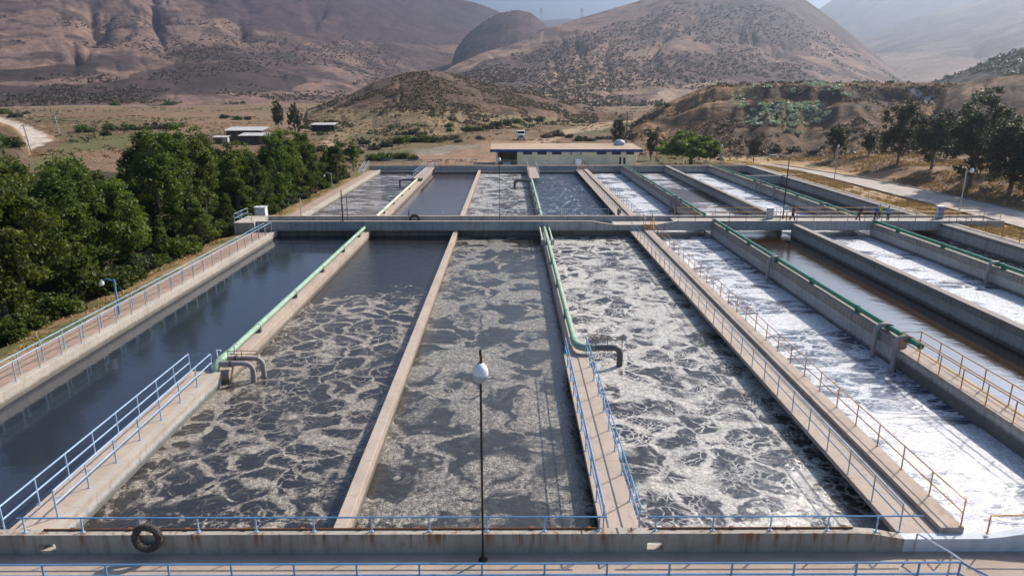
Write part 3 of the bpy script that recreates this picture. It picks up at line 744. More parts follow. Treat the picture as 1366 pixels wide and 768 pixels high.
for x in np.arange(-15.6, 3, 2.05): m.box(x - .07, 21.08, .24, x + .07, 21.19, .335)
solid('rusty_pipe', m, M['rust'], 'thin rusty pipe along the parapet edge below the foam basins', 'pipe')
m = MB().tube([(5.0, 21.13, .285), (12.3, 21.13, .285)], .035, 6)
for x in np.arange(5.9, 12.3, 2.05): m.box(x - .07, 21.08, .24, x + .07, 21.19, .335)
solid('rusty_pipe', m, M['rust'], 'short rusty pipe on the parapet between middle and broad walkway', 'pipe')

# cross channel (left half an open trough, right half a footbridge)
t = thing('cross_channel', 'long concrete channel and footbridge crossing all basins halfway back', 'channel', (14, 80, 0))
top = [(-29.2, 1.05), (9.6, 1.05), (12.3, .62), (17.0, .62), (19.4, 1.05), (57.5, 1.05)]
def wallrun(pts, y0, y1, zb=0.): return parapet_run(pts, y0, y1, zb)
wallrun(top, 78.0, 78.26).build('near_wall', M['conc_wall'], t)
wallrun([(-29.2, 1.05), (57.5, 1.05)], 81.6, 81.86).build('far_wall', M['conc_wall'], t)
MB().prism([(a, b) for a, b in top] + [(a, b + .05) for a, b in reversed(top)], lambda p: (p[0], 77.96, p[1]), lambda p: (p[0], 78.3, p[1])).build('near_coping', M['curb'], t)
MB().box(-29.2, 81.56, 1.05, 57.5, 81.9, 1.1).build('far_coping', M['curb'], t)
MB().box(-29.19, 78.26, .02, 12.3, 81.6, .16).build('trough_floor', M['conc_dark'], t)
MB().box(-28.9, 79.0, -3, 14.6, 79.5, -.01).build('pier_wall', M['conc_dark'], t)
MB().box(12.3, 78.26, .02, 19.4, 81.6, .5).box(19.4, 78.26, .02, 57.45, 81.6, .86).build('deck', M['curb'], t)
MB().box(57.4, 78.26, .865, 57.5, 81.6, 1.05).build('end_wall', M['conc_wall'], t)
MB().box(-29.2, 78.26, .165, -29.0, 81.6, 1.05).build('end_wall', M['conc_wall'], t)
t = thing('cross_channel', 'concrete channel closing the far end of all basins', 'channel', (12, 143, 0))
MB().box(-29.4, 145.0, -3, 53.5, 145.3, .72).build('near_wall', M['conc_wall'], t)
MB().box(-29.4, 147.6, -1.5, 53.5, 147.9, .72).build('far_wall', M['conc'], t)
MB().box(-29.35, 145.3, -1.5, 53.45, 147.6, .2).build('trough_floor', M['conc'], t)
MB().box(-27, 144.0, -3, 13.9, 144.98, -.25).build('ledge', M['curb'], t)
MB().box(-29.6, 144.96, .72, 53.6, 145.36, .78).build('coping', M['conc'], t)
struct('bounce_yard', MB().box(-8, 148.2, -1.5, 38, 160.9, -.98), M['conc_pale'])  # added pale slab, unseen, bounces daylight onto the building's front wall
# landing at the left end of the channel
t = thing('landing', 'small concrete landing with blue rail at the shaded channel end', 'landing', (-30.4, 79.5, 0))
MB().box(-31.6, 77.4, -1, -29.25, 81.9, .98).build('block', M['conc_wall'], t)
MB().box(-31.65, 77.35, .98, -29.25, 81.95, 1.06).build('slab', M['curb'], t)
m = MB()
for a, b in (((-31.5, 77.5), (-29.5, 77.5)), ((-31.5, 77.5), (-31.5, 81.7))):
    for h in (.5, 1.0): m.tube([(*a, 1.06 + h), (*b, 1.06 + h)], .03, 6)
for p in ((-31.5, 77.5), (-29.5, 77.5), (-31.5, 79.6), (-31.5, 81.7)): m.tube([(*p, 1.06), (*p, 2.06)], .03, 6)
m.build('railing', M['lblue'], t)

# ------------------------------------------------------------------ railings
UNIT = {}
def unit_post(mat, r, h):
    k = (mat, r, round(h, 3))
    if k not in UNIT:
        m = MB().tube([(0, 0, 0), (0, 0, h)], r, 6).box(-r * 2.2, -r * 2.2, -.0, r * 2.2, r * 2.2, .02)
        UNIT[k] = m.mesh('post'); UNIT[k].materials.append(M[mat])
    return UNIT[k]
def railing(label, pts, h, levels, spacing, mat, r=.028, group=None, name='railing', posts=None, postmat=None, phase=0.):
    b0 = pts[0]; t = thing(name, label, 'railing', b0, group)
    for li, lv in enumerate(levels):
        m = MB().tube([(x, y, z + lv * h) for x, y, z in pts], r, 6)
        m.build('top_rail' if li == 0 else 'mid_rail', M[mat], t)
    pp = []
    if posts is not None: pp = posts
    else:
        for a, b in zip(pts, pts[1:]):
            L = math.dist(a, b); n = max(1, round(L / spacing))
            for i in range(n):
                q = min(1, (i + phase) / n); pp.append(tuple(a[k] + (b[k] - a[k]) * q for k in range(3)))
        pp.append(pts[-1])
    pm = unit_post(postmat or mat, r * .95, h)
    for p in pp: link('post', pm, t, (p[0] - b0[0], p[1] - b0[1], p[2] - b0[2]))
    return t
fh = topz(345, 690, 21.03) - .25
railing('blue single rail on the rusty parapet below the two foam basins', [(-17.4, 21.03, .25), (3.45, 21.03, .25)], fh, [1], 2.05, 'blue', .033, posts=[(-17.2 + 2.05 * i, 21.03, .25) for i in range(10)] + [(3.2, 21.03, .25)], postmat='lblue')
railing('blue single rail on the parapet between middle and broad walkways', [(4.95, 21.03, .25), (12.4, 21.03, .25), (14.7, 21.03, .25)], fh, [1], 2.05, 'blue', .033, posts=[(5.2 + 2.05 * i, 21.03, .25) for i in range(4)] + [(13.1, 21.03, .2)], postmat='lblue')
railing('ochre rail on the painted parapet in front of the white foam', [(17.1, 21.03, .1), (26, 21.03, .3)], fh + .15, [1], 3.0, 'orange', .03)
nz = -.52; nh = .87
railing('bright blue rail along the concrete floor nearest the viewer', [(-33.95, 19.14, nz), (14.9, 19.14, nz), (15.9, 17.6, nz)], nh, [1, .5], 2.07, 'blue', .036, posts=[(-33.95 + 2.065 * i, 19.14, nz) for i in range(24)] + [(14.9, 19.14, nz)])
t = thing('handrail', 'pale loose handrail slanting down from the painted parapet dip', 'handrail', (14.3, 20.7, .2))
MB().tube([(14.4, 20.75, .3), (14.9, 19.6, .35), (15.4, 18.4, .2)], .035, 6).build('rail', M['white'], t)
for q_ in ((14.4, 20.75, .3), (14.9, 19.6, .35)): MB().tube([(q_[0], q_[1], -.52), q_], .03, 6).build('post', M['steel'], t)

LV = [1, .52]
def urail(label, xl, xr, ya, yb, z, mat, sp=1.95, r=.028, pm=None, ya2=None):
    return railing(label, [(xl, ya, z), (xl, yb, z), (xr, yb, z), (xr, ya2 or ya, z)], 1.1, LV, sp, mat, r, postmat=pm)
urail('pale blue u shaped rail round the walkway by the still basin', -18.15, -16.9, Y0 + .1, 36.15, 0, 'lblue', r=.034, ya2=22.3)
urail('blue u shaped rail round the narrow middle walkway', 3.38, 4.67, Y0 + .1, 38.75, 0, 'blue', r=.03, pm='lblue')
urail('ochre u shaped rail round the raised walkway at the green pipe end', 23.52, 24.66, Y0, 38.4, .45, 'orange', r=.032)
railing('blue rail on the grey foam side of the broad walkway, near half', [(14.1, Y0 + .1, 0), (14.1, 77.6, 0)], 1.1, LV, 1.95, 'blue', .027, postmat='grey')
railing('ochre rail on the white foam side of the broad walkway, near half', [(16.3, Y0 + .1, .22), (16.3, 77.6, .22)], 1.05, LV, 1.95, 'orange', .028)
railing('pale grey rail on the choppy side of the broad walkway, behind the bridge', [(14.1, 82.3, 0), (14.1, 143.2, 0)], 1.1, LV, 2.0, 'steel', .028)
railing('brown rail on the white foam side of the broad walkway, behind the bridge', [(16.3, 82.3, .22), (16.3, 143.2, .22)], 1.05, LV, 2.0, 'brown', .028)
railing('outer pale blue rail of the pair along the tree side path', [(-27.8, 22, -.05), (-27.8, 76.5, -.05)], 1.2, [1], 2.0, 'cyan', .032, group='twin rails along the path')
railing('inner pale blue rail of the pair, on the kerb above the still basin', [(-27.2, 22.9, 0), (-27.2, 77, 0)], 1.15, [1], 2.0, 'lblue', .034, group='twin rails along the path', postmat='grey')
railing('thin grey rail on the shaded trough half of the crossing', [(-24, 81.73, 1.1), (12, 81.73, 1.1)], .8, [1], 4.0, 'grey', .022)
railing('brown rail along the near edge of the footbridge, in front of the people', [(19.6, 78.13, 1.1), (57, 78.13, 1.1)], 1.0, [1, .5], 2.0, 'brown', .028)
railing('ochre rail along the far edge of the footbridge, behind the people', [(20, 81.73, 1.1), (57, 81.73, 1.1)], .95, [1, .5], 2.4, 'orange', .028)
railing('blue rail on the far end channel in front of dark bushes', [(-27, 147.75, .72), (-7, 147.75, .72)], 1.1, LV, 2.2, 'blue', .035)
railing('pale rail on the far end channel in front of the long building', [(-6, 147.75, .72), (13, 147.75, .72)], .9, LV, 2.4, 'steel', .03)
railing('brown rail hung on the far end channel of the white foam basins', [(18, 144.9, -.15), (45, 144.9, -.15)], 1.05, LV, 2.1, 'brown', .03)
for lab, ya, yb in (('rusty wire fence on the outer wall, between footbridge and lens edge', 52, 77.4), ('rusty wire fence on the outer wall, behind the footbridge', 82.6, 124.5)):
    railing(lab.replace(' and lens edge', ' and the open foam'), [(51.45, ya, .87), (51.45, yb, .87)], 1.35, [1, .68, .36], 2.5, 'brown', .026, name='fence')['category'] = 'fence'
railing('pinkish row of low rails on the green pipe wall at the far corner', [(42.9, 127.5, .8), (42.9, 144, .8)], 1.0, LV, 1.3, 'brown', .035)
for i, (dx, lab) in enumerate(((0, 'blue stair rail at the far basin corner, tree side'), (.9, 'blue stair rail at the far basin corner, water side'))):
    railing(lab, [(-30.6 + dx, 139.5, -.9), (-30.2 + dx, 144.8, .8)], 1.1, LV, 1.6, 'lblue', .035)

# platforms at the far end
def platform(label, x0, x1, ya, yb, z, mat):
    t = thing('platform', label, 'platform', ((x0 + x1) / 2, ya, z))
    MB().box(x0, ya, z - .3, x1, yb, z).build('deck', M['conc'], t)
    for x in (x0 + .06, x1 - .06):
        m = MB()
        for h in (.55, 1.1): m.tube([(x, ya + .1, z + h), (x, yb, z + h)], .032, 6)
        m.build('rail', M[mat], t)
        for i in range(8): MB().tube([(x, ya + .1 + (yb - ya - .1) * i / 7, z), (x, ya + .1 + (yb - ya - .1) * i / 7, z + 1.1)], .03, 6).build('post', M[mat], t)
    return t
platform('concrete platform with pale blue rails at the far end of the streaky basin', -17.5, -15.7, 125, 144.9, .55, 'lblue')
platform('concrete platform with pale rails at the far end of the boiling basin', 3.7, 5.6, 125, 144.9, .55, 'steel')

# ------------------------------------------------------------------ pipes
def pipe(label, x, z, r, ya, yb, mat, cup, wall_z, near_drop=None):
    t = thing('pipe', label, 'pipe', (x, ya, z))
    MB().tube([(x, ya, z), (x, yb, z)], r, 14).build('tube', M[mat], t, smooth=True)
    for y in cup:
        MB().tube([(x, y - .14, z), (x, y + .14, z)], r * 1.22, 14).build('coupling', M[mat], t, smooth=True)
        MB().box(x - r * 1.1, y - .22, wall_z, x + r * 1.1, y + .02, z - r * .8).build('support', M['dpipe' if mat != 'green' else 'green'], t)
    return t
def arc(p, a, b, n=6):                          # quarter bend from p+a to p+b
    return [tuple(p[k] + a[k] * math.cos(i / n * PI / 2) + b[k] * math.sin(i / n * PI / 2) for k in range(3)) for i in range(n + 1)]
p1 = pipe('thick mint pipe on the wall beside the dark still basin', -16.68, .42, .185, 37.3, 77.95, 'mint', [43, 51, 59, 67, 74.5], .0)
MB().tube([(-16.68, 37.9, .42), (-16.68, 37.2, .42), (-16.75, 36.7, .36), (-16.8, 36.3, .15), (-16.8, 36.28, -.2)], [.23, .24, .24, .22, .2], 12).build('elbow', M['mint'], p1, smooth=True)
for yy, ex in ((37.35, -14.45), (36.55, -14.75)):
    MB().tube([(-16.6, yy, .36)] + [(ex - .45 + .45 * math.sin(a), yy, -.09 + .45 * math.cos(a)) for a in np.linspace(0, PI / 2, 7)] + [(ex, yy, -1.2)], .15, 12).build('drop_pipe', M['gpipe'], p1, smooth=True)
    MB().tube([(-16.05, yy, .36), (-15.9, yy, .36)], .2, 12).build('flange', M['dpipe'], p1)
m = MB()
for a, b in (((-16.3, 37.0, .95), (-14.6, 37.0, .95)), ((-16.3, 37.0, .75), (-14.6, 37.0, .75)), ((-16.3, 37, .4), (-16.3, 37, .95)), ((-15.5, 37, .4), (-15.5, 37, .95)), ((-14.6, 37, .2), (-14.6, 37, .95))): m.tube([a, b], .022, 5)
m.build('guard_rail', M['brown'], p1)
for xx, yy in ((-16.3, 38.0), (-16.9, 37.0)): MB().tube([(xx, yy, .4), (xx, yy, 1.0), (xx + .22, yy, 1.0), (xx + .22, yy, .93)], .04, 6).build('vent', M['white'], p1)

p2 = pipe('thick mint pipe on the wall in the middle of the plant', 4.05, .42, .175, 40.2, 77.95, 'mint', [46, 54, 62, 70.5], .0)
MB().tube([(4.05, 40.6, .44), (4.05, 39.8, .44), (4.2, 39.2, .42), (4.5, 38.95, .40), (5.0, 38.9, .40)], .24, 12).build('elbow', M['mint'], p2, smooth=True)
MB().tube([(4.95, 38.9, .40)] + [(6.3 + .45 * math.sin(a), 38.9, -.05 + .45 * math.cos(a)) for a in np.linspace(0, PI / 2, 7)] + [(6.75, 38.9, -1.2)], .19, 12).build('drop_pipe', M['dpipe'], p2, smooth=True)
MB().tube([(5.0, 38.9, .4), (5.18, 38.9, .4)], .26, 12).build('flange', M['gpipe'], p2)
m = MB()
for a, b in (((5.1, 39.15, 1.0), (6.9, 39.15, 1.0)), ((5.1, 39.15, .8), (6.9, 39.15, .8)), ((5.1, 39.15, .4), (5.1, 39.15, 1.0)), ((6.0, 39.15, .4), (6.0, 39.15, 1.0)), ((6.9, 39.15, .1), (6.9, 39.15, 1.0))): m.tube([a, b], .025, 5)
m.build('guard_rail', M['brown'], p2)
for x, lab in ((3.52, 'thin tan pipe west of the mint pipe under the crossing'), (4.58, 'thin tan pipe east of the mint pipe under the crossing')):
    q_ = thing('pipe', lab, 'pipe', (x, 71, .4))
    MB().tube([(x, 71, .35), (x, 78, .45)], .09, 8).build('tube', M['orange'] if 0 else M['cream'], q_)
    MB().box(x - .16, 70.4, -.1, x + .16, 71.0, .5).build('end_box', M['steel'], q_)

def drop_over(t, x, y, z, side=-1, reach=.75, r=.15):
    e = x + side * reach
    MB().tube([(x, y, z + .12)] + [(e - side * .4 + side * .4 * math.sin(a), y, z - .28 + .4 * math.cos(a)) for a in np.linspace(0, PI / 2, 7)] + [(e, y, -1.2)], r, 12).build('drop_pipe', M['gpipe'], t, smooth=True)
    MB().tube([(x, y - .2, z), (x, y + .2, z)], .24, 10).build('flange', M['dpipe'], t)
p3 = pipe('glossy green pipe on the high wall beside the white foam basin', 23.72, 1.24, .165, 36.9, 78.05, 'green', [44.2, 51.5, 59, 66, 73], .95)
for y in (38.0, 40.3, 58.6): drop_over(p3, 23.72, y, 1.24)
MB().box(23.3, 40.5, .3, 23.9, 41.2, .97).build('bracket', M['green'], p3)
MB().ell((23.72, 36.85, 1.24), .2).build('end_cap', M['green'], p3, smooth=True)
p4 = pipe('green pipe on the high wall behind the bridge, by the broad walkway', 23.72, 1.22, .165, 81.8, 144, 'green', [88, 96, 104, 112, 121, 131], .95)
for y in (93.6, 96.5): drop_over(p4, 23.72, y, 1.22)
p5 = pipe('outermost green pipe, on the footbridge near side', 42.3, 1.1, .165, 42, 78.05, 'green', [48, 56.5, 65, 73], .8)
drop_over(p5, 42.3, 57.2, 1.1); drop_over(p5, 42.3, 50, 1.1)
p6 = pipe('outermost green pipe, behind the footbridge and workers', 42.3, 1.1, .165, 81.8, 143, 'green', [87, 92, 100, 109, 118, 130], .8)
for y in (90, 107, 113, 115): drop_over(p6, 42.3, y, 1.1)
p7 = pipe('cream pipe on the dividing wall of the streaky basin behind the crossing', -16.68, .42, .2, 81.8, 124, 'cream', [90, 98, 106, 114], .0)
MB().tube([(-16.7, 123, .5), (-19.0, 123, .5), (-19.6, 123, .3), (-19.6, 123, -1.2)], .17, 10).build('drop_pipe', M['dpipe'], p7)
p8 = pipe('mint pipe on the dividing wall between boiling and choppy basins', 4.05, .44, .2, 81.8, 124, 'mint', [90, 98, 106, 114], .0)
for y in (121.5, 123.2): MB().tube([(4.0, y, .45), (1.6, y, .45), (1.0, y, .2), (1.0, y, -1.2)], .2, 10).build('drop_pipe', M['dpipe'], p8)

# ------------------------------------------------------------------ lamps, poles, boxes, tyres
t = thing('lamp_post', 'tall thin dark lamp post with white globe in front of the parapet', 'lamp post', (-.93, 20.45, -.52))
MB().tube([(-.93, 20.45, -.5), (-.93, 20.45, 6.35)], .042, 8).build('pole', M['black'], t)
MB().lathe([(.16, 0), (.16, .05), (.07, .09), (.06, .25)], (-.93, 20.45, -.52), 10).build('base', M['black'], t)
MB().lathe([(.05, 6.25), (.17, 6.36), (.24, 6.48), (.255, 6.60), (.22, 6.74), (.13, 6.86), (.05, 6.90)], (-.93, 20.45, 0), 16).build('globe', M['globe'], t, smooth=True)
MB().lathe([(.06, 6.2), (.2, 6.33), (.262, 6.45), (.262, 6.50)], (-.93, 20.45, 0), 16).build('globe_seat', M['grey'], t, smooth=True)
MB().tube([(-.91, 20.45, 6.88), (-.91, 20.45, 7.18)], .05, 8).build('stub', M['rust'], t)
MB().tube([(-.93, 20.45, 7.18), (-.93, 20.45, 7.36)], .045, 8).build('photocell', M['black'], t)
MB().box(-1.02, 20.4, 6.82, -.96, 20.5, 6.95).build('bracket', M['gpipe'], t)
def lamp(label, x, y, z, h, pm, r=.05, globe=.22, arm=None, head='globe'):
    t = thing('lamp_post', label, 'lamp post', (x, y, z))
    MB().tube([(x, y, z), (x, y, z + h)], r, 8).build('pole', M[pm], t)
    gx, gy, gz = x, y, z + h + globe * .8
    if arm:
        gx, gz = x + arm[0], z + h + arm[1]
        MB().tube([(x, y, z + h - .15), (x + arm[0] * .6, y, z + h + .05), (gx, gy, gz + .12)], r * .6, 6).build('arm', M[pm], t)
    MB().ell((gx, gy, gz), (globe, globe, globe * 1.1)).build('globe', M['globe'], t, smooth=True)
    MB().lathe([(globe * .5, -.05), (globe * .75, .02), (globe * .3, .1)], (gx, gy, gz + globe * .9), 10).build('cap', M['grey'], t)
    return t
lamp('slender dark lamp post with white globe standing on the crossing', -1.14, 80, .16, 7.6, 'black', .035, .2)
lamp('short blue lamp post with globe arm beside the tree side path', -28.15, 47, -.05, 2.6, 'blue', .07, .17, (-.9, -.3))
lamp('short grey lamp post by the trees behind the crossing', -30.2, 116.7, -.6, 3.0, 'grey', .08, .18, (-1.2, -.5))
lamp('grey street lamp on the verge beside the farther roadside trees', 57.0, 120, .4, topz(1116, 195, 120) - .6, 'grey', .07, .2)
lamp('grey street lamp with globe arm on the verge nearest the roadside bend', 59.2, 88.8, .4, topz(1297, 226, 88.8) - .6, 'steel', .09, .26, (.7, .0))
lamp('small grey lamp post beside the round leafy tree', 48.4, 158, -1, topz(955, 195, 158) + .8, 'grey', .1, .25)
def pole(label, x, y, z0, z1, r, mat, cross=None, name='pole'):
    t = thing(name, label, 'pole', (x, y, z0))
    MB().tube([(x, y, z0), (x, y, z1)], [r, r * .75], 8).build('shaft', M[mat], t)
    if cross:
        for dz, L in cross:
            MB().box(x - L / 2, y - .06, z1 + dz - .07, x + L / 2, y + .06, z1 + dz + .07).build('crossarm', M['wood'], t)
            for k in (-.45, 0, .45): MB().lathe([(.05, 0), (.07, .12), (.03, .2)], (x + L * k, y, z1 + dz + .07), 6).build('insulator', M['grey'], t)
    return t
pole('pale slim pole on the shaded trough wall nearest the trees', at(401, 289, 1.05)[0], 81.73, 1.1, topz(401, 264, 81.7), .07, 'cream')
pole('dark brown pole on the trough wall over the streaky basin', at(457, 296, 1.05)[0], 78.13, 1.1, topz(457, 254, 78.1), .09, 'wood')
pole('thin dark pole leaning beside the brown pole', at(460, 296, 1.05)[0] + .2, 78.6, .16, topz(461, 262, 78.6), .05, 'wood')
pole('stubby dark post on the trough over the still brown basin', at(545, 289, 1.05)[0], 81.73, 1.1, topz(545, 279, 81.7), .07, 'wood')
pole('stubby pale post on the trough over the choppy basin', at(749, 289, 1.05)[0], 81.73, 1.1, topz(749, 280, 81.7), .09, 'cream')
x, y = 29.6, 176.; z = ground_z(x, y)
pole('dark utility pole with two crossarms behind the long building', x, y, z, topz(849, 150, y), .16, 'wood', [(-.4, 3.2), (-2.6, 3.0)], name='utility_pole')
pole('thin second pole beside the crossarm pole', 31.2, 178, z, topz(855, 152, 178), .09, 'wood')
pole('thin grey pole rising over the building roof', 24.9, 174.5, -1, topz(824, 172, 174), .07, 'grey')
pole('thin brown pole by the small tree east of the building', 37.4, 176, ground_z(37, 176), topz(879, 178, 176), .09, 'wood')
for lab, bx, by, tx, ty in (('leaning pale utility pole beside the curving dirt road', 41, 200, 36, 166), ('pale utility pole at the outer bend of the dirt road', 80, 180, 77, 152)):
    h_ = hit(bx, by, ['roadside_mound']); x, y, z = h_; xt = x + (tx - bx) / FPX * y - (x / y) * 0
    t = thing('utility_pole', lab, 'pole', (x, y, z)); zt = topz(tx, ty, y)
    MB().tube([(x, y, z - .3), (x - .9, y, zt)], [.22, .15], 8).build('shaft', M['steel'], t)
    MB().box(x - 1.8, y - .06, zt - .5, x + .1, y + .06, zt - .35).build('crossarm', M['wood'], t)
h_ = hit(435, 207, []); pole('pale utility pole with short crossarms among the bushes', h_[0], h_[1], h_[2], topz(435, 190, h_[1]), .14, 'steel', [(-.3, 2.2), (-.9, 1.6)], name='utility_pole')
# mast with control box on the bridge
mx, my = at(1040, 290, .86)[0], 80.8
t = thing('lamp_mast', 'dark lamp mast with control box standing on the footbridge', 'lamp mast', (mx, my, .86))
MB().tube([(mx, my, .86), (mx, my, topz(1040, 210, my))], [.08, .05], 8).build('pole', M['black'], t)
MB().cbox((mx + .15, my - .25, 2.25), (.42, .25, .5)).build('control_box', M['grey'], t)
zt = topz(1040, 210, my)
MB().tube([(mx, my, zt - .1), (mx - .9, my, zt + .2), (mx - 1.6, my, zt + .25)], .04, 6).build('arm', M['black'], t)
MB().cbox((mx - 1.9, my, zt + .22), (.9, .35, .14)).build('lamp_head', M['grey'], t)
MB().tube([(mx - .3, 79, .86), (mx - .3, 79, 1.9)], .06, 8).build('stub', M['orange'], t)
def cabinet(label, x, y, z, w_, d, h, body='grey', front='cabblue'):
    t = thing('cabinet', label, 'cabinet', (x, y, z))
    MB().box(x - w_ / 2, y - d / 2, z, x + w_ / 2, y + d / 2, z + h).build('case', M[body], t, bevel=.02)
    MB().box(x - w_ * .44, y - d / 2 - .02, z + h * .06, x + w_ * .44, y - d / 2 + .001, z + h * .93).build('door', M[front], t)
    MB().box(x - w_ * .56, y - d * .58, z + h, x + w_ * .56, y + d * .58, z + h + .06).build('lid', M['white'], t)
    return t
cabinet('blue fronted white cabinet at the dry grass end of the footbridge', at(1254, 292, .86)[0], 80.9, .86, .75, .5, 1.45)
cabinet('grey low cabinet at the rail gap of the footbridge', at(1027, 292, .86)[0], 80.9, .86, .7, .5, 1.25, 'grey', 'grey')
cabinet('white louvred cabinet at the channel landing by the trees', -30.5, 83.4, .3, 1.3, .9, 1.6, 'white', 'grey')
def tyre(label, x, y, z, R0, r, ax, tilt=0):
    m = MB(); n, k = 28, 10; b = 0
    for i in range(n):
        a = 2 * PI * i / n
        for j in range(k):
            c = 2 * PI * j / k; rr_ = R0 + r * math.cos(c) * (1.0) + (.012 if i % 2 and abs(math.cos(c)) > .5 else 0); hh = r * math.sin(c) * 1.05
            m.v.append((rr_ * math.cos(a), hh, rr_ * math.sin(a)))
    for i in range(n):
        for j in range(k): m.f.append((i * k + j, ((i + 1) % n) * k + j, ((i + 1) % n) * k + (j + 1) % k, i * k + (j + 1) % k))
    o = m.build('tyre', M['tyre'], None); o.location = (x, y, z); o.rotation_euler = (tilt, 0, ax)
    return tag(o, label, 'tyre')
tx_, tz_ = at(207, 717, -.08)[0], .0
tyre('worn black tyre hung on the front parapet', tx_, 20.66, topz(207, 717, 20.66), .41, .125, 0, R(-6))
solid('rope', MB().tube([(tx_ - .02, 20.66, topz(207, 717, 20.66) + .3), (tx_ - .02, 20.9, .29), (tx_ - .02, 21.03, fh + .25)], .018, 5), M['wood'], 'short dark rope tying the tyre to the blue rail', 'rope')
tyre('black tyre leaning inside the trough above the boiling basin', at(555, 287, 1.1)[0], 80.9, .82, .5, .16, 0, R(10))
tyre('black tyre standing against the broad walkway rail behind the bridge', 14.35, 88.2, .5, .36, .12, R(60))

# ochre stiles where the broad walkway meets a channel
def stile(label, x, y, z, s=1):
    t = thing('stile', label, 'stile', (x, y, z))
    for i in range(3): MB().box(x - .5, y - .9 + .3 * i, z + .18 + .22 * i, x + .5, y - .62 + .3 * i, z + .23 + .22 * i).build('step', M['orange'], t)
    for dx in (-.5, .5):
        MB().tube([(x + dx, y - 1.0, z), (x + dx, y - .1, z + .75), (x + dx, y + .35, z + .75)], .045, 6).build('stringer', M['orange'], t)
        MB().tube([(x + dx, y - .95, z), (x + dx, y - .95, z + .95), (x + dx, y, z + 1.75), (x + dx, y + .4, z + 1.75), (x + dx, y + .4, z + .6)], .035, 6).build('handrail', M['orange'], t)
    return t
stile('ochre metal stile over the crossing at the broad walkway', 16.1, 77.9, .1)
stile('ochre metal stile at the far end of the broad walkway', 14.9, 144.3, .1)

# ------------------------------------------------------------------ long building and truck
bz = -1.1
t = thing('building', 'long low cream building with blue fascia behind the basins', 'building', (13, 161, bz))
yF, yB = 161.0, 173.0; xl, xr = -3.1, 29.4; wt = 2.75
MB().box(1.9, yF, bz - .5, xr, yB, wt).box(xl, yB - .3, bz - .5, 1.9, yB, wt).build('wall', M['stucco'], t)
MB().box(xl, yF, bz - .5, xl + .45, yB - .3, wt).build('carport_pillar', M['stucco'], t)
MB().box(xl + .46, yF + .2, bz - .4, 1.88, yB - .35, bz + .05).build('carport_floor', M['floor'], t)
rz0, rz1 = 2.98, topz(700, 191.3, 174.2)
m = MB(); pl = [(160.45, rz0), (174.3, rz1), (174.3, rz1 - .25), (160.45, rz0 - .28)]
m.prism(pl, lambda p: (-4.4, p[0], p[1]), lambda p: (30.9, p[0], p[1])); m.build('roof', M['roof'], t)
MB().box(-4.42, 160.37, 2.36, 30.92, 160.43, 2.96).build('fascia', M['fascia'], t)
MB().box(-4.4, 160.43, 2.40, 30.9, 161, 2.5).build('soffit', M['fascia'], t)
PX = [693.5, 712.5, 731.5, 751, 770.5, 790, 809.5, 828.5, 845.5]
for p in PX: x = at(p, 222, bz)[0]; MB().box(x - .22, yF - .16, bz - .3, x + .22, yF + .0, 2.4).build('pilaster', M['stucco'], t)
for a, b in zip(PX, PX[1:]):
    if 751 <= a < 789: continue
    x0, x1 = at(a + 3.5, 203, 2)[0], at(b - 3.5, 203, 2)[0]
    w_ = MB().box(x0, yF - .03, 1.72, x1, yF + .001, 2.32).build('window', M['glass'], t)
    MB().box(x0 - .06, yF - .07, 1.64, x1 + .06, yF - .031, 1.72).build('sill', M['stucco'], w_)
for p in (760, 773): x = at(p, 203, 2)[0]; MB().tube([(x, yF - .04, 1.95), (x, yF + .01, 1.95)], .22, 12).build('vent', M['dark'], t)
d = MB().box(at(816, 210, 0)[0], yF - .03, bz, at(823, 210, 0)[0], yF + .002, 1.0).build('door', M['dark'], t)
m = MB(); xa, xb = at(816, 210, 0)[0], at(823, 210, 0)[0]
for x0, x1, z0, z1 in ((xa - .08, xa, bz, 1.08), (xb, xb + .08, bz, 1.08), (xa, xb, 1.0, 1.08)): m.box(x0, yF - .07, z0, x1, yF - .001, z1)
m.build('door_frame', M['wood'], d)
t = thing('water_tank', 'grey domed water tank on the building roof', 'water tank', (27, 170, 3.6))
MB().lathe([(1.35, 0), (1.4, .8), (1.25, 1.25), (.7, 1.6), (.2, 1.7)], (27, 170, rz1 - .5), 14).build('shell', M['grey'], t, smooth=True)
MB().lathe([(.2, 1.7), (.22, 1.78), (.02, 1.82)], (27, 170, rz1 - .5), 8).build('lid', M['dpipe'], t)
t = thing('water_tank', 'small white box tank by the cream building wall', 'water tank', (15.9, 159.2, bz))
MB().box(15.2, 158.6, bz + .5, 16.7, 159.8, bz + 2.0).build('tank', M['white'], t, bevel=.1)
for dx in (15.3, 16.5): MB().box(dx, 158.7, bz, dx + .15, 159.7, bz + .5).build('leg', M['grey'], t)
MB().tube([(17.0, 159, bz), (17.0, 159, bz + 1.6)], .3, 10).build('pump', M['dpipe'], t)

def wheel(t, x, y, z, r, w_):
    a = MB().tube([(x - w_ / 2, y, z), (x + w_ / 2, y, z)], r, 16).build('tyre', M['tyre'], None)
    return a
def wheels(t, spots, r, w_, off):
    for x, y in spots:
        wh = MB().tube([(x - w_ / 2, y, r), (x + w_ / 2, y, r)], r, 16).build('wheel', M['tyre'], t)
        MB().tube([(x - w_ / 2 - .01, y, r), (x + w_ / 2 + .01, y, r)], r * .55, 12).build('rim', M['steel'], wh)
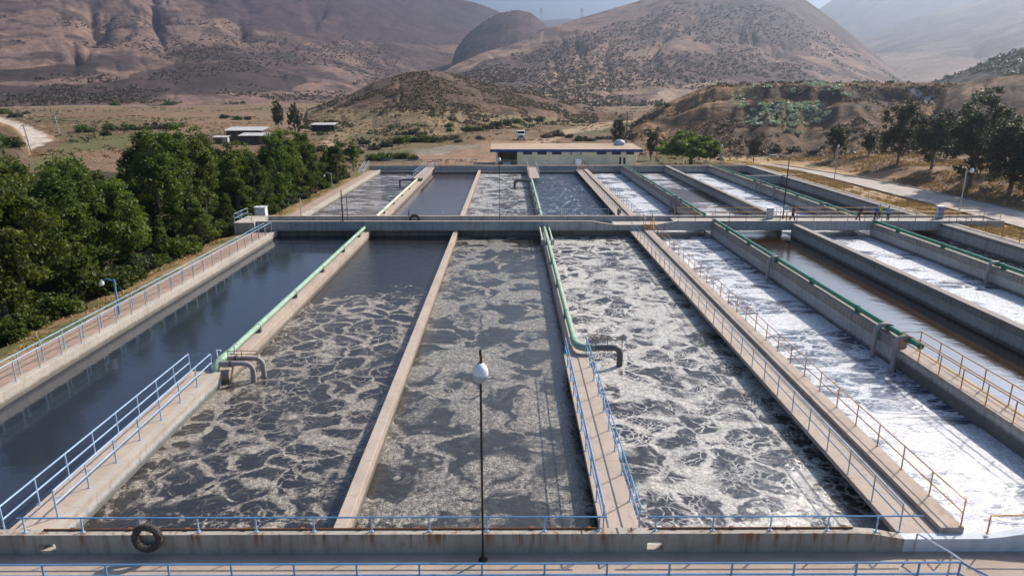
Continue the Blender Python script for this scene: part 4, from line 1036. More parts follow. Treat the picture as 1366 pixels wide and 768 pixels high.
# car in the carport (built about its own base)
t = thing('parked_car', 'teal blue car parked in the dark carport', 'car', (-.6, 163.6, bz + .05), rz=.0001)
m = MB(); pr = [(-2.1, .35), (-2.1, .8), (-1.9, .88), (-1.0, .92), (-.45, 1.4), (.9, 1.42), (1.6, .95), (2.1, .85), (2.15, .35)]
m.prism(pr, lambda p: (-.85, p[0], p[1]), lambda p: (.85, p[0], p[1])); m.build('body', M['cyan'], t, bevel=.06)
m = MB().quad((-.7, -.98, .95), (.7, -.98, .95), (.62, -.50, 1.36), (-.62, -.50, 1.36)); m.build('windscreen', M['glass'], t).location = (0, -.03, .02)
wheels(t, [(-.8, -1.3), (.8, -1.3), (-.8, 1.35), (.8, 1.35)], .32, .2, 0)
for s_ in (-.6, .6): MB().box(s_ - .16, -2.13, .6, s_ + .16, -2.09, .75).build('headlight', M['globe'], t)
# truck
x, y, z = hit(695, 187, [])
t = thing('truck', 'white semi truck facing the plant behind the building', 'truck', (x, y, z), rz=.0001); k = 1.14
t.scale = (k, k, k)
m = MB().prism([(-1.0, .55), (-1.05, 1.6), (-.9, 1.75), (.0, 1.85), (.35, 2.75), (2.3, 2.8), (2.3, .55)], lambda p: (-1.15, p[0], p[1]), lambda p: (1.15, p[0], p[1])); m.build('cab', M['white'], t, bevel=.06)
MB().quad((-1.0, .02, 1.92), (1.0, .02, 1.92), (.95, .33, 2.66), (-.95, .33, 2.66)).build('windscreen', M['glass'], t).location = (0, -.05, .02)
MB().box(-.55, -1.09, .75, .55, -1.02, 1.5).build('grille', M['dpipe'], t)
MB().box(-1.15, -1.2, .4, 1.15, -1.0, .65).build('bumper', M['steel'], t)
for s_ in (-.85, .85): MB().box(s_ - .18, -1.11, .85, s_ + .18, -1.04, 1.1).build('headlight', M['globe'], t)
for s_ in (-1.32, 1.32): MB().box(s_ - .1, .2, 1.9, s_ + .1, .35, 2.5).build('mirror', M['dpipe'], t)
MB().box(-1.1, 2.5, .8, 1.1, 8.5, 1.3).build('chassis', M['dpipe'], t)
wheels(t, [(-1.0, -.3), (1.0, -.3), (-1.0, 4.5), (1.0, 4.5), (-1.0, 5.8), (1.0, 5.8)], .5, .3, 0)

# farm sheds beyond the trees
def shed(label, px0, px1, pyt, pyb, wallf, dark):
    h0 = hit((px0 + px1) / 2, pyb, []); yv = h0[1]; x0, x1 = WYx(px0, pyt, yv), WYx(px1, pyt, yv); zt = topz((px0 + px1) / 2, pyt + 3, yv); zb = h0[2] - .3
    t = thing('shed', label, 'shed', ((x0 + x1) / 2, yv, h0[2]))
    dp = (x1 - x0) * .55; rise = dp * .12
    m = MB().prism([(yv - .5, zt), (yv + dp, zt + rise), (yv + dp, zt + rise - .14), (yv - .5, zt - .14)], lambda p: (x0, p[0], p[1]), lambda p: (x1, p[0], p[1]))
    m.build('roof', M['shingle'], t)
    MB().box(x0 + .4, yv + .8, zb, x1 - .4, yv + dp - .3, zt - .2).build('wall', M[dark], t)
    n = max(3, int((x1 - x0) / 3))
    for i in range(n): xx = x0 + .3 + (x1 - x0 - .6) * i / (n - 1); MB().box(xx - .1, yv - .1, zb, xx + .1, yv + .1, zt - .15).build('post', M['wood'], t)
    if wallf: MB().box(x0 + .5, yv + .55, zb, x0 + (x1 - x0) * .55, yv + .75, zb + (zt - zb) * .75).build('panel', M['wood'], t)
    return t
def WYx(px, py, Y):
    a, b, c = ray(px, py); return a * Y / b
shed('wooden farm shed with pale flat roof, taller of the adjoining pair', 298, 350, 171, 190, True, 'wood')
shed('lower farm shed with white sheet roof, in front of the taller one', 317, 358, 178, 192.5, True, 'wood')
shed('small low shed with bright roof beyond the farm sheds', 414, 446, 163.5, 176, False, 'dark')
shed('lean-to with pale slatted front at the end of the farm sheds', 283, 303, 180, 192, True, 'shingle')
# pylons on the ridge
for px, py, hh, rn, lab in ((722, 27, 15, 'round_hill', 'faint lattice pylon on the saddle beside the round hill'), (776, 24, 11, 'east_mountain', 'faint lattice pylon on the ridge of the sunlit mountain')):
    a_, te = azel(px, py); rr_ = float(np.interp(a_, *RIDGES[rn].crest)); xx, yy = rr_ * math.sin(a_), rr_ * math.cos(a_); zc = float(RIDGES[rn].eval(np.array([a_]), np.array([rr_]))[2][0])
    t = thing('pylon', lab, 'pylon', (xx, yy, zc)); H_ = hh / FPX * rr_
    for sx, sy_ in ((1, 1), (1, -1), (-1, 1), (-1, -1)): MB().tube([(xx + sx * H_ * .12, yy + sy_ * H_ * .12, zc - 3), (xx + sx * .4, yy + sy_ * .4, zc + H_)], .35, 4).build('leg', M['steel'], t)
    for k_ in (.62, .78, .92): MB().box(xx - H_ * .2, yy - .4, zc + H_ * k_ - .3, xx + H_ * .2, yy + .4, zc + H_ * k_ + .3).build('crossarm', M['steel'], t)

# ------------------------------------------------------------------ people on the footbridge
for k, c in dict(skin=(.30, .17, .11), maroon=(.16, .03, .035), trouser=(.022, .022, .028), blackcloth=(.018, .018, .022), royal=(.03, .055, .30), sky=(.10, .33, .55), lime=(.42, .60, .06), hat=(.75, .75, .75), hatblue=(.45, .55, .75), hair=(.015, .012, .01), boot=(.03, .022, .018), silver=(.6, .6, .6)).items():
    M[k] = paint('cloth_' + k if k not in ('skin', 'hair') else k, c, .75, 0)

def remesh(o, vox):
    md = o.modifiers.new('r', 'REMESH'); md.mode = 'VOXEL'; md.voxel_size = vox
    dg = bpy.context.evaluated_depsgraph_get(); me = bpy.data.meshes.new_from_object(o.evaluated_get(dg))
    o.modifiers.clear(); old = o.data; nm = old.name; mats = list(old.materials); o.data = me; me.name = nm
    me.materials.clear(); [me.materials.append(q_) for q_ in mats]
    me.polygons.foreach_set('use_smooth', [True] * len(me.polygons)); me.update()

def person(label, x, y, z, rz, shirt, trous, head, lean=0., arm_l=(.1, .1), arm_r=(.1, .1), step=.0, vest=None, group='workers on the footbridge'):
    """arm: (forward swing of the upper arm, extra bend of the elbow), radians; faces -Y before rotation"""
    o0 = bpy.data.objects
    def up(p):                                                      # lean the trunk forward about the hips
        dz = p[2] - .93; c, s_ = math.cos(lean), math.sin(lean)
        return (p[0], p[1] * c - dz * s_, .93 + dz * c + p[1] * s_)
    legs = []
    for sx, st in ((-1, step), (1, -step)):
        hip = (.09 * sx, 0, .92); kn = (.10 * sx, -.30 * st - .02, .50); an = (.105 * sx, -.62 * st + (.10 if st < 0 else 0), .09 + (.05 if st < 0 else 0))
        legs.append((hip, kn, an))
    arms = []
    for sx, (sw, bd) in ((-1, arm_l), (1, arm_r)):
        sh = (.19 * sx, 0, 1.42); el = (.235 * sx, -.29 * math.sin(sw), 1.42 - .29 * math.cos(sw)); a2 = sw + bd
        wr = (.23 * sx, el[1] - .25 * math.sin(a2), el[2] - .25 * math.cos(a2))
        fd = (0, -math.sin(a2), -math.cos(a2))
        arms.append((sx, up(sh), up(el), up(wr), a2))
    b = MB()
    for hip, kn, an in legs:
        b.tube([hip, ((hip[0] + kn[0]) / 2, (hip[1] + kn[1]) / 2, .72), kn, ((kn[0] + an[0]) / 2, (kn[1] + an[1]) / 2 + .02, .32), an], [.085, .082, .058, .056, .038], 10)
        b.tube([(an[0], an[1] + .05, an[2] - .045), (an[0], an[1] - .08, an[2] - .05), (an[0], an[1] - .17, an[2] - .065)], [.042, .04, .026], 8)
    b.tube([up((0, 0, .84)), up((0, 0, .98)), up((0, -.01, 1.15)), up((0, -.01, 1.32)), up((0, 0, 1.44)), up((0, 0, 1.50))], [.14, .145, .13, .155, .13, .06], 12)
    b.tube([up((-.17, 0, 1.41)), up((.17, 0, 1.41))], .065, 8)
    b.tube([up((0, .0, 1.46)), up((0, -.02, 1.58))], .052, 8)
    hc = up((0, -.03, 1.64)); b.ell(hc, (.075, .095, .115), 12, 9)
    b.ell((hc[0], hc[1] - .10, hc[2] - .01), (.013, .022, .022), 6, 5)          # nose
    b.tube([(hc[0] - .03, hc[1] - .085, hc[2] - .055), (hc[0] + .03, hc[1] - .085, hc[2] - .055)], .012, 6)
    for sx in (-1, 1): b.ell((hc[0] + .076 * sx, hc[1] + .01, hc[2]), (.012, .022, .032), 6, 5)
    for sx, sh, el, wr, a2 in arms:
        b.tube([sh, el, wr], [.052, .042, .03], 8)
        d = Vector(wr) - Vector(el); d.normalize(); s_ = Vector((1, 0, 0)); n_ = d.cross(s_)
        w_ = Vector(wr); b.tube([w_, w_ + d * .05, w_ + d * .09], [.028, .040, .036], 8)
        for i, L in enumerate((.065, .078, .072, .055)):
            q0 = w_ + d * .085 + n_ * (.030 - .02 * i); q1 = q0 + d * L * .55; q2 = q1 + (d * .8 - s_ * sx * .55).normalized() * L * .5
            b.tube([q0, q1, q2], [.010, .0095, .008], 6)
        b.tube([w_ + d * .03 + n_ * .03, w_ + d * .06 + n_ * .058, w_ + d * .095 + n_ * .062], [.013, .011, .009], 6)
    body = b.build('person', M['skin']); remesh(body, .0085)
    body.location = (x, y, z); body.rotation_euler = (0, 0, rz)
    tag(body, label, 'person', group)
    OFF[body.name] = (0, 0, 0)
    c = MB()
    c.tube([up((0, 0, .86)), up((0, 0, .98)), up((0, -.01, 1.15)), up((0, -.01, 1.32)), up((0, 0, 1.44)), up((0, 0, 1.49))], [.165, .165, .152, .178, .15, .075], 14)
    c.tube([up((-.18, 0, 1.41)), up((.18, 0, 1.41))], .082, 8)
    for sx, sh, el, wr, a2 in arms:
        e2 = tuple(el[k] + (wr[k] - el[k]) * .8 for k in range(3)); c.tube([sh, el, e2], [.074, .060, .05], 10)
    so = c.build('shirt', M[shirt], body); remesh(so, .016)
    if vest:
        v = MB(); v.tube([up((0, 0, .90)), up((0, 0, .98)), up((0, -.01, 1.15)), up((0, -.01, 1.32)), up((0, 0, 1.42))], [.18, .18, .168, .192, .16], 14)
        vo = v.build('vest', M[vest], body); remesh(vo, .018)
    p = MB()
    for hip, kn, an in legs: p.tube([(hip[0], hip[1], .95), hip, kn, (an[0], an[1] + .005, an[2] + .0)], [.10, .108, .080, .068], 10)
    p.tube([(0, 0, .80), (0, 0, .97)], [.12, .155], 12)
    po = p.build('trousers', M[trous], body); remesh(po, .016)
    for hip, kn, an in legs:
        k_ = MB().tube([(an[0], an[1] + .075, an[2] - .04), (an[0], an[1] - .06, an[2] - .04), (an[0], an[1] - .19, an[2] - .055)], [.05, .052, .035], 10).build('boot', M['boot'], body, smooth=True)
    if head == 'hair':
        h = MB().ell((hc[0], hc[1] + .02, hc[2] + .03), (.084, .095, .105), 12, 8)
        h.build('hair', M['hair'], body, smooth=True)
    else:
        h = MB().lathe([(.118, 0), (.112, .02), (.108, .05), (.09, .10), (.05, .135), (.01, .145)], (hc[0], hc[1] + .005, hc[2] + .03), 16)
        h.tube([(hc[0] - .06, hc[1] - .11, hc[2] + .035), (hc[0] + .06, hc[1] - .11, hc[2] + .035)], .02, 6)
        h.build('helmet', M[head], body, smooth=True)
    for sx in (-1, 1): MB().ell((hc[0] + .03 * sx, hc[1] - .088, hc[2] + .012), (.011, .008, .008), 6, 5).build('eye', M['hair'], body)
    return body
DK = .862
person('person in maroon shirt and dark trousers walking alone on the footbridge', at(1061, 296, .86)[0], 79.6, DK, R(75), 'maroon', 'trouser', 'hair', .04, (.35, .25), (-.3, .2), .35)
person('person in black bending towards the others, white helmet', at(1147, 293, 1)[0], 79.8, DK, R(70), 'blackcloth', 'trouser', 'hat', .62, (.5, .2), (.7, .2), .2)
person('person in royal blue jacket leaning over the rail, pale blue helmet', at(1167, 292, 1)[0], 79.9, DK, R(20), 'royal', 'trouser', 'hatblue', .38, (.6, .4), (.6, .4), .1)
person('person in lime high visibility vest and white helmet, standing', at(1174, 290.5, 1)[0], 81.0, DK, R(-30), 'lime', 'trouser', 'hat', .05, (.2, .9), (.1, .5), .05, vest='lime')
person('person in light blue shirt with dark hair, nearest the cabinet', at(1183.5, 293, 1)[0], 79.3, DK, R(165), 'sky', 'trouser', 'hair', .08, (.3, .8), (.3, .8), .05)

# ------------------------------------------------------------------ trees of the grove on the left
SIL = [(-60, 205), (0, 226), (25, 212), (60, 236), (85, 214), (115, 214), (150, 240), (178, 226), (192, 180), (215, 167), (243, 180), (262, 188), (272, 170), (290, 198), (308, 192), (340, 196), (352, 186), (368, 176), (385, 176), (410, 184), (430, 196), (450, 186), (466, 186), (485, 202), (500, 198), (520, 200), (560, 200)]
ROWS = []
def grove_tree(kind, x, y, want, label, w=1.0, minh=4.5):
    z = ground_z(x, y); px = project(x, y, z + 5)[0]
    lim = topz(px, poly(SIL, px), y) - z
    h = min(want, lim + random.uniform(-.4, .9))
    if h < minh: return None
    ROWS.append((x, y)); return tree(kind, x, y, z, h, label, 'trees of the grove', w)
for (px, kind, w, Yv, lab) in ((215, 'broad', .85, 74, 'tallest dark tree of the grove, with a pointed leaning top'), (196, 'slim', 1.1, 76, 'tall narrow tree at the shoulder of the tallest grove tree'), (243, 'slim', 1.2, 80, 'tall bushy tree just behind the tallest grove tree'), (272, 'slim', 1.0, 84, 'slim tree with a lone spike top above the grove'),
        (310, 'broad', .95, 92, 'round headed grove tree in front of the farm sheds'), (338, 'broad', .9, 92, 'round dark grove tree below the white shed roof'), (368, 'broad', .85, 104, 'upright grove tree reaching above the small far shed'), (388, 'slim', 1.2, 110, 'upright slim grove tree near the channel landing'), (412, 'broad', .9, 118, 'dense grove tree behind the white louvred cabinet'),
        (25, 'broad', 1.0, 50, 'pale topped grove tree nearest the picture edge'), (-5, 'broad', 1.0, 46, 'broad grove tree cut by the picture edge'), (110, 'broad', .95, 60, 'domed grove tree in front of the green field'), (85, 'slim', 1.2, 56, 'narrow grove tree in front of the dirt road'), (165, 'slim', 1.3, 62, 'slender grove tree standing before the reddish field'),
        (448, 'broad', 1.0, 128, 'dense dark tree at the end of the grove, far basin corner'), (470, 'slim', 1.3, 150, 'single dark conical tree past the end of the grove')):
    yy = Yv; xx = (px - 679) / FPX * (yy * cp + 12 * sp); grove_tree(kind, xx, yy, 13.5, lab, w)
rnd = random.Random(5)
n_ = 0
for i in range(900):
    y = rnd.uniform(38, 134); x = -33.5 - (rnd.random() ** 1.3) * (20 if y > 55 else 17)
    if any((x - a) ** 2 + (y - b) ** 2 < 3.1 ** 2 for a, b in ROWS): continue
    edge = x > -37.5
    k = 'slim' if rnd.random() < .25 else 'broad'
    lab = 'leafy green tree in the front row of the dense grove by the path' if edge else 'leafy green tree inside the dense grove behind its front row'
    if grove_tree(k, x, y, rnd.uniform(4.3, 6.6) if edge else rnd.uniform(7.5, 14), lab, rnd.uniform(1.0, 1.3), 4.0): n_ += 1
    if n_ >= 62: break
for i in range(30):
    y = 39 + i * 3.3 + rnd.uniform(-1, 1); x = -33.2 - rnd.uniform(0, 1.6)
    shrub(rnd.choice(['green', 'green', 'olive']), x, y, ground_z(x, y) - .1, rnd.uniform(.9, 1.7), 'low green bush at the foot of the grove along the path', 'bushes along the grove foot')
for i in range(26):
    y = 84 + i * 2.1; x = -31.3 - rnd.uniform(0, 2.2)
    if y < 140: shrub(rnd.choice(['green', 'brown', 'olive']), x, y, ground_z(x, y) - .1, rnd.uniform(.5, 1.1), 'small bush on the brown verge behind the channel landing', 'bushes on the far verge')

# roadside trees on the right
RT = [(1113, 212, 163, 1.0, 'thin grey green tree beside the first street lamp, roadside bank'), (1158, 208, 171, .95, 'small upright tree between the first lamp and the tall trees'), (1181, 205, 178, 1.3, 'low bushy olive tree behind the tall roadside trees'),
      (1197, 218, 131, .95, 'tall oval topped tree on the roadside bank'), (1222, 206, 168, 1.2, 'shorter bushy tree tucked between two tall roadside trees'), (1242, 226, 141, 1.05, 'spreading tall roadside tree next to the oval topped one'), (1262, 212, 160, 1.1, 'half hidden olive tree behind the spreading roadside tree'),
      (1292, 250, 124, 1.15, 'largest dark roadside tree, its trunk behind the nearer street lamp'), (1322, 232, 150, 1.0, 'middling olive tree behind the largest roadside tree'), (1346, 260, 150, 1.25, 'dark leaning tree at the picture edge above the road'), (1385, 262, 140, 1.2, 'dark tree cut off by the picture edge'), (1005, 216, 178, .7, 'faint bare brush tree below the embankment')]
for px, pb, pt, w, lab in RT:
    h_ = hit(px, pb, ['embankment', 'right_bank'], 60, 400); x, y, z = h_
    tree('airy', x, y, z - .2, topz(px, pt, y) - z, lab, 'roadside trees', w * 1.15)
x, y, z = hit(921, 221, []); tree('round', x, y, z - .2, topz(921, 179, y) - z, 'round leafy bright green tree on the dry ground', None, 1.25)
x, y, z = hit(868, 214, []); tree('airy', x, y, z, topz(868, 174, y) - z, 'small dark tree with a bare trunk east of the building', None, .75)
x, y, z = hit(824, 198, []); tree('airy', x, y, z - 1, topz(824, 148, y) - z, 'tall feathery tree behind the building roof tank', None, .75)
x, y, z = hit(948, 214, []); tree('airy', x, y, z - .5, topz(948, 184, y) - z, 'thin dark tree behind the round leafy tree', None, .6)
x, y, z = hit(372, 176, []); tree('airy', x, y, z - .5, topz(372, 130, y) - z, 'tall dark feathery tree beyond the farm sheds', None, .75)
x, y, z = hit(394, 178, []); tree('airy', x, y, z - .5, topz(394, 138, y) - z, 'broad feathery tree next to the tall one beyond the sheds', None, 1.0)
# shrubs of the valley floor
SH = [(112, 176, 9, 'green'), (122, 176, 6, 'olive'), (147, 174, 8, 'green'), (170, 174, 9, 'green'), (182, 174, 6, 'olive'), (158, 175, 6, 'brown'), (196, 174, 8, 'brown'), (210, 172, 9, 'brown'), (226, 173, 8, 'olive'), (240, 170, 6, 'brown'), (142, 181, 6, 'olive'), (153, 141, 5, 'green'), (226, 141, 7, 'green'), (242, 136, 4, 'olive'), (262, 137, 5, 'green'), (275, 136, 4, 'olive'),
      (296, 136, 6, 'olive'), (316, 136, 4, 'green'), (335, 135, 6, 'green'), (352, 135, 4, 'olive'), (20, 157, 8, 'olive'), (6, 152, 7, 'green'), (36, 152, 4, 'brown'), (300, 158, 5, 'olive'), (316, 160, 6, 'olive'), (330, 160, 5, 'brown'), (428, 180, 5, 'green'), (405, 172, 6, 'olive'), (440, 165, 6, 'olive'),
      (498, 214, 9, 'green'), (512, 214, 10, 'green'), (526, 212, 10, 'green'), (540, 212, 9, 'green'), (552, 214, 7, 'olive'), (500, 200, 8, 'brown'), (485, 192, 8, 'olive'), (515, 196, 9, 'olive'), (532, 192, 9, 'green'), (546, 190, 8, 'green'), (560, 190, 9, 'green'), (572, 190, 10, 'green'), (584, 190, 8, 'green'), (596, 188, 7, 'olive'), (606, 186, 6, 'brown'),
      (563, 182, 7, 'brown'), (552, 178, 6, 'olive'), (599, 169, 5, 'green'), (600, 175, 4, 'green'), (626, 175, 8, 'green'), (638, 175, 8, 'green'), (650, 172, 7, 'olive'), (662, 168, 7, 'olive'), (676, 166, 7, 'olive'), (690, 164, 7, 'green'), (704, 162, 6, 'olive'), (720, 161, 6, 'green'), (612, 190, 5, 'olive'), (640, 186, 5, 'brown'), (774, 188, 7, 'olive'), (788, 188, 6, 'olive'), (730, 184, 7, 'brown'), (744, 182, 8, 'brown'), (760, 184, 5, 'brown'),
      (800, 186, 6, 'brown'), (840, 186, 9, 'brown'), (880, 142, 5, 'green'), (890, 142, 4, 'olive'), (812, 186, 6, 'brown'), (900, 196, 5, 'brown'), (1010, 205, 8, 'brown'), (1035, 203, 8, 'brown'), (1060, 202, 9, 'brown'), (985, 207, 7, 'brown'), (1085, 204, 8, 'brown'), (960, 214, 5, 'brown'), (1058, 170, 5, 'sage'), (1052, 176, 5, 'sage'), (1062, 180, 6, 'sage'), (440, 205, 8, 'olive'), (430, 202, 8, 'brown'), (463, 206, 7, 'olive'), (455, 196, 6, 'green'), (478, 205, 7, 'brown')]
names = {'green': 'dark green bush', 'olive': 'olive grey bush', 'brown': 'dry brown bush', 'sage': 'pale sage bush'}
for i, (px, py, rp, k) in enumerate(SH):
    h_ = hit(px, py, ['scrub_knoll', 'embankment', 'roadside_mound'])
    if h_ is None: continue
    x, y, z = h_; r_ = rp / FPX * y * 1.05
    where = ('on the dry plain left of the grove tops' if px < 260 else 'on the dry plain behind the farm sheds' if px < 480 else 'in the green strip before the scrubby knoll' if px < 740 else 'on the stony ground behind the building' if px < 900 else 'at the foot of the embankment')
    shrub(k, x, y, z - .2 * r_, r_, f'{names[k]} {where}', f'{names[k]}es {where}', rnd.uniform(.7, 1.0))
for px, py, rp in ((10, 192, 12), (22, 194, 9), (-8, 188, 12)):
    h_ = hit(px, py, ['roadside_mound']); x, y, z = h_; r_ = rp / FPX * y
    shrub('green', x, y, z - .3, r_, 'dark bush on the roadside mound inside the dirt road bend', 'bushes on the roadside mound', .7)

# ------------------------------------------------------------------ brush and dry grass as ground cover
def mass(name, pts, sizes, mat, nl, leaf, seed, flat=.8):
    g_ = np.random.default_rng(seed); n = len(pts)
    d = g_.normal(size=(n, nl, 3)); d /= np.linalg.norm(d, axis=2)[..., None]
    d *= g_.random((n, nl, 1)) ** .4; d[..., 2] = np.abs(d[..., 2]) * flat
    p = (np.asarray(pts)[:, None] + d * np.asarray(sizes)[:, None, None]).reshape(-1, 3); m_ = len(p)
    nrm = g_.normal(size=(m_, 3)) + np.array((0, 0, .7)); nrm /= np.linalg.norm(nrm, axis=1)[:, None]
    a = np.cross(nrm, g_.normal(size=(m_, 3))); a /= np.linalg.norm(a, axis=1)[:, None]; b = np.cross(nrm, a)
    s = (leaf * np.repeat(sizes, nl) * (.6 + .8 * g_.random(m_)))[:, None]
    v = np.stack([p - a * s, p - b * s * .7, p + a * s, p + b * s * .7], 1).reshape(-1, 3)
    o = link(name, np_mesh(name, v, np.arange(m_ * 4).reshape(m_, 4), mat)); tag(o, kind='stuff'); return o
def on_ridge(rn, n, pl, seed, u0=.02, u1=1.0, thr=.0, nk=.02):
    g_ = np.random.default_rng(seed); R_ = RIDGES[rn]
    az = g_.uniform(R_.az[0] + .004, R_.az[-1] - .004, n * 8); u = g_.uniform(u0, u1, n * 8)
    rf = np.interp(az, *R_.foot); rc = np.interp(az, *R_.crest); r = rf + u * (rc - rf); x, y, z = R_.eval(az, r)
    k = fbm(x * nk, y * nk, 4, seed) > thr
    if pl: px, py = project(x, y, z); k &= inpoly(pl, px, py)
    k &= z > zbase(x, y)
    i = np.nonzero(k)[0][:n]; return np.stack([x, y, z], -1)[i]
g_ = np.random.default_rng(3)
p = on_ridge('scrub_knoll', 3200, [(400, 150), (470, 122), (560, 92), (640, 103), (790, 140), (800, 168), (640, 176), (560, 160), (440, 150)], 21, thr=.46, nk=.05)
mass('scrub', p, g_.uniform(.35, 1.2, len(p)), M['leaf4'], 16, .38, 22)
p = on_ridge('scrub_knoll', 500, [(400, 160), (640, 170), (780, 160), (780, 190), (600, 205), (400, 200)], 23, thr=.45, nk=.05)
mass('scrub', p, g_.uniform(.4, 1.3, len(p)), M['leaf3'], 16, .35, 24)
p = np.concatenate([on_ridge('embankment', 520, [(1000, 143), (1040, 136), (1100, 138), (1112, 150), (1095, 166), (1040, 168), (990, 166)], 25), on_ridge('embankment', 200, [(985, 118), (1022, 112), (1020, 136), (960, 166), (930, 170), (905, 178), (915, 160), (960, 140)], 26, thr=.48, nk=.08), on_ridge('embankment', 240, [(1020, 110), (1146, 110), (1146, 128), (1100, 134), (1085, 126), (1020, 122)], 27, thr=.5, nk=.1)])
mass('scrub', p, g_.uniform(.6, 1.6, len(p)), M['sage'], 26, .26, 28, .7)
p = on_ridge('embankment', 1500, None, 29, thr=.52, nk=.06)
mass('scrub', p, g_.uniform(.3, 1.2, len(p)), M['leaf4'], 14, .35, 30)
p = on_ridge('round_hill', 500, None, 49, 0, 1., thr=.42, nk=.01); mass('scrub', p, g_.uniform(1.2, 4.0, len(p)), M['leaf4'], 9, .45, 50)
p = on_ridge('dark_hill', 1500, None, 31, thr=.40, nk=.02); mass('scrub', p, g_.uniform(1.2, 3.2, len(p)), M['leaf3'], 14, .34, 32)
p = on_ridge('east_mountain', 7000, None, 33, 0, .8, thr=.47, nk=.008); mass('scrub', p, g_.uniform(1.0, 3.4, len(p)), M['leaf4'], 9, .45, 34)
p = on_ridge('left_mountain', 6000, None, 35, .02, .55, thr=.5, nk=.006); mass('scrub', p, g_.uniform(1.2, 3.6, len(p)), M['leaf4'], 9, .45, 36)
# valley floor low brush
xs = g_.uniform(-420, 330, 9000); ys = g_.uniform(172, 620, 9000)
k = (fbm(xs * .03, ys * .03, 4, 77) > .50) & (np.abs(xs) < ys * .95) & ~((xs > -8) & (xs < 36) & (ys < 182)) & ~((xs > 52) & (ys < 178))
qx, qy = project(xs, ys, zbase(xs, ys))
for pl in ([(-90, 140), (0, 154), (40, 166), (76, 184), (64, 195), (20, 209), (-120, 252)], [(552, 206), (600, 192), (660, 186), (720, 190), (720, 210), (556, 215)]): k &= ~inpoly(pl, qx, qy)
xs, ys = xs[k], ys[k]; mass('scrub', np.stack([xs, ys, zbase(xs, ys)], -1), g_.uniform(.3, 1.1, len(xs)), M['leaf4'], 14, .34, 37, .7)
xs = g_.uniform(-260, 60, 3000); ys = g_.uniform(190, 420, 3000); k = (fbm(xs * .025, ys * .025, 4, 91) > .56); qx, qy = project(xs, ys, zbase(xs, ys))
k &= inpoly([(60, 206), (100, 184), (300, 176), (640, 160), (720, 160), (640, 190), (480, 205), (190, 215)], qx, qy)
xs, ys = xs[k], ys[k]; mass('scrub', np.stack([xs, ys, zbase(xs, ys)], -1), g_.uniform(.4, 1.3, len(xs)), M['leaf3'], 18, .30, 38, .8)

xs = g_.uniform(-330, 220, 15000); ys = g_.uniform(165, 430, 15000); qx, qy = project(xs, ys, zbase(xs, ys))
k = (fbm(xs * .05, ys * .05, 4, 95) > .47) & (np.abs(xs) < ys * .9) & ~((xs > -8) & (xs < 36) & (ys < 182))
for pl in ([(-90, 140), (0, 154), (40, 166), (76, 184), (64, 195), (20, 209), (-120, 252)], [(552, 206), (600, 192), (660, 186), (720, 190), (720, 210), (556, 215)]): k &= ~inpoly(pl, qx, qy)
xs, ys = xs[k], ys[k]; mass('grass', np.stack([xs, ys, zbase(xs, ys)], -1), g_.uniform(.3, .9, len(xs)), M['dry2'], 10, .34, 39, .6)
p = on_ridge('scrub_knoll', 2600, None, 45, 0, .8, thr=.40, nk=.06); mass('grass', p, g_.uniform(.25, .8, len(p)), M['dry2'], 10, .36, 46, .6)
p = on_ridge('embankment', 3500, None, 47, 0, .95, thr=.44, nk=.05); mass('grass', p, g_.uniform(.25, .7, len(p)), M['dry2'], 10, .36, 48, .6)
def tufts(name, x, y, h, mat, nb, seed):
    g_ = np.random.default_rng(seed); n = len(x); z = zbase(x, y)
    a = g_.uniform(0, 2 * PI, (n, nb)); r_ = g_.uniform(0, .22, (n, nb)); hh = np.asarray(h)[:, None] * g_.uniform(.5, 1.1, (n, nb))
    bx = x[:, None] + r_ * np.cos(a); by = y[:, None] + r_ * np.sin(a); bz = np.repeat(z[:, None], nb, 1) - .03
    lx, ly = np.cos(a) * hh * .55, np.sin(a) * hh * .55; wx, wy = -np.sin(a) * .05, np.cos(a) * .05
    v = np.stack([np.stack([bx - wx, by - wy, bz], -1), np.stack([bx + wx, by + wy, bz], -1), np.stack([bx + lx + wx * .3, by + ly + wy * .3, bz + hh], -1), np.stack([bx + lx - wx * .3, by + ly - wy * .3, bz + hh], -1)], 2).reshape(-1, 3)
    m_ = n * nb; o = link(name, np_mesh(name, v, np.arange(m_ * 4).reshape(m_, 4), mat)); tag(o, kind='stuff'); return o
x = g_.uniform(51.9, 58.2, 9000); y = g_.uniform(52, 150, 9000); k = fbm(x * .2, y * .2, 3, 5) > .42
tufts('grass', x[k], y[k], g_.uniform(.12, .42, k.sum()), M['dry'], 7, 40)
x = g_.uniform(67.4, 120, 16000); y = g_.uniform(62, 182, 16000); k = (fbm(x * .12, y * .12, 3, 6) > .44) & (x < y * 1.1)
tufts('grass', x[k], y[k], g_.uniform(.2, .6, k.sum()), M['dry2'], 6, 41)
x = g_.uniform(-33.5, -29.8, 3500); y = g_.uniform(26, 140, 3500); k = fbm(x * .3, y * .3, 3, 7) > .46
tufts('grass', x[k], y[k], g_.uniform(.06, .22, k.sum()), M['dry2'], 6, 42)
x = g_.uniform(-30, 55, 6000); y = g_.uniform(149, 165, 6000); k = (fbm(x * .2, y * .2, 3, 8) > .45) & ~((x > -8.5) & (x < 38.5))
tufts('grass', x[k], y[k], g_.uniform(.15, .5, k.sum()), M['dry'], 6, 43)
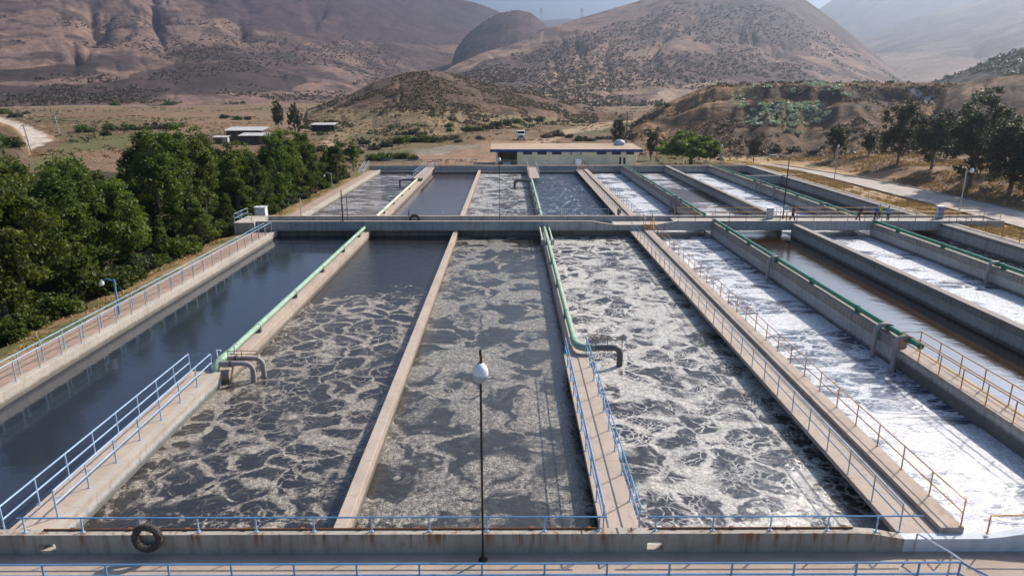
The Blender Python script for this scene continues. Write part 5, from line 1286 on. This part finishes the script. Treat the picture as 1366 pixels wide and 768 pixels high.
# road on the right with a dark verge line
m = MB(); edge = [(66, 57.8, 66.9), (78, 58.6, 66.6), (92, 58.6, 66.3), (107, 58.5, 65.8), (120, 58.5, 64.4), (128, 58.3, 62.8), (137, 57.4, 60.6), (150, 54, 57.6)]
for (ya, a0, a1), (yb, b0, b1) in zip(edge, edge[1:]):
    n = 10
    for i in range(n):
        s0, s1 = i / n, (i + 1) / n; L = lambda u, v, s_: u + (v - u) * s_
        m.quad((L(a0, b0, s0), L(ya, yb, s0), .62), (L(a1, b1, s0), L(ya, yb, s0), .64), (L(a1, b1, s1), L(ya, yb, s1), .64), (L(a0, b0, s1), L(ya, yb, s1), .62))
struct('road', m, M['road'])
m = MB()
for (ya, a0, a1), (yb, b0, b1) in zip(edge, edge[1:]): m.prism([(0, .2), (.25, .2), (.25, .76), (0, .76)], lambda p: (a1 + p[0], ya, p[1]), lambda p: (b1 + p[0], yb, p[1]))
struct('kerb', m, M['conc_dark'])

# ------------------------------------------------------------------ light, sky, air, camera
SUN = Vector((.600, .507, .618)).normalized()
w = bpy.data.worlds.new('World'); S.world = w; w.use_nodes = True
nt = w.node_tree; nt.nodes.clear()
sky = nt.nodes.new('ShaderNodeTexSky'); sky.sky_type = 'NISHITA'; sky.sun_disc = False
sky.sun_elevation = math.asin(SUN.z); sky.sun_rotation = math.atan2(SUN.x, SUN.y)
sky.air_density = 1.0; sky.dust_density = 1.1; sky.ozone_density = 5.0; sky.altitude = 100
bg = nt.nodes.new('ShaderNodeBackground'); bg.inputs[1].default_value = .075
wo = nt.nodes.new('ShaderNodeOutputWorld')
nt.links.new(sky.outputs[0], bg.inputs[0]); nt.links.new(bg.outputs[0], wo.inputs[0])
ld = bpy.data.lights.new('sun', 'SUN'); ld.energy = 5.0; ld.angle = R(.53); ld.color = (1.0, .905, .79)
lo = bpy.data.objects.new('sun', ld); COL.objects.link(lo); lo.rotation_euler = (-SUN).to_track_quat('-Z', 'Y').to_euler()
lo.location = (60, 40, 90)

HAZE = 2.7e-4
if HAZE:
    m = MB().box(-9000, -60, -60, 9000, 9600, 1200)
    hm = bpy.data.materials.new('haze'); hm.use_nodes = True; t = hm.node_tree; t.nodes.clear()
    oo = t.nodes.new('ShaderNodeOutputMaterial'); pv = t.nodes.new('ShaderNodeVolumePrincipled')
    pv.inputs['Color'].default_value = (.66, .78, 1.0, 1); pv.inputs['Density'].default_value = HAZE; pv.inputs['Anisotropy'].default_value = .78
    t.links.new(pv.outputs[0], oo.inputs['Volume'])
    h = m.build('haze', hm); tag(h, kind='stuff')

cam = bpy.data.cameras.new('camera'); co = bpy.data.objects.new('camera', cam); COL.objects.link(co)
cam.sensor_width = 36; cam.lens = 36 * FPX / 1366; cam.clip_end = 30000; cam.clip_start = .5
co.location = (0, 0, CH); co.rotation_euler = (PI / 2 - PITCH, 0, -YAW)
S.camera = co
S.view_settings.view_transform = 'Standard'; S.view_settings.look = 'None'
S.view_settings.exposure = .92; S.view_settings.gamma = 1
S.cycles.max_bounces = 6; S.cycles.diffuse_bounces = 3; S.cycles.glossy_bounces = 3; S.cycles.transmission_bounces = 3; S.cycles.volume_bounces = 0; S.cycles.transparent_max_bounces = 8
S.cycles.caustics_reflective = False; S.cycles.caustics_refractive = False
try:
    S.cycles.use_denoising = True; S.cycles.denoiser = 'OPENIMAGEDENOISE'
except Exception: pass
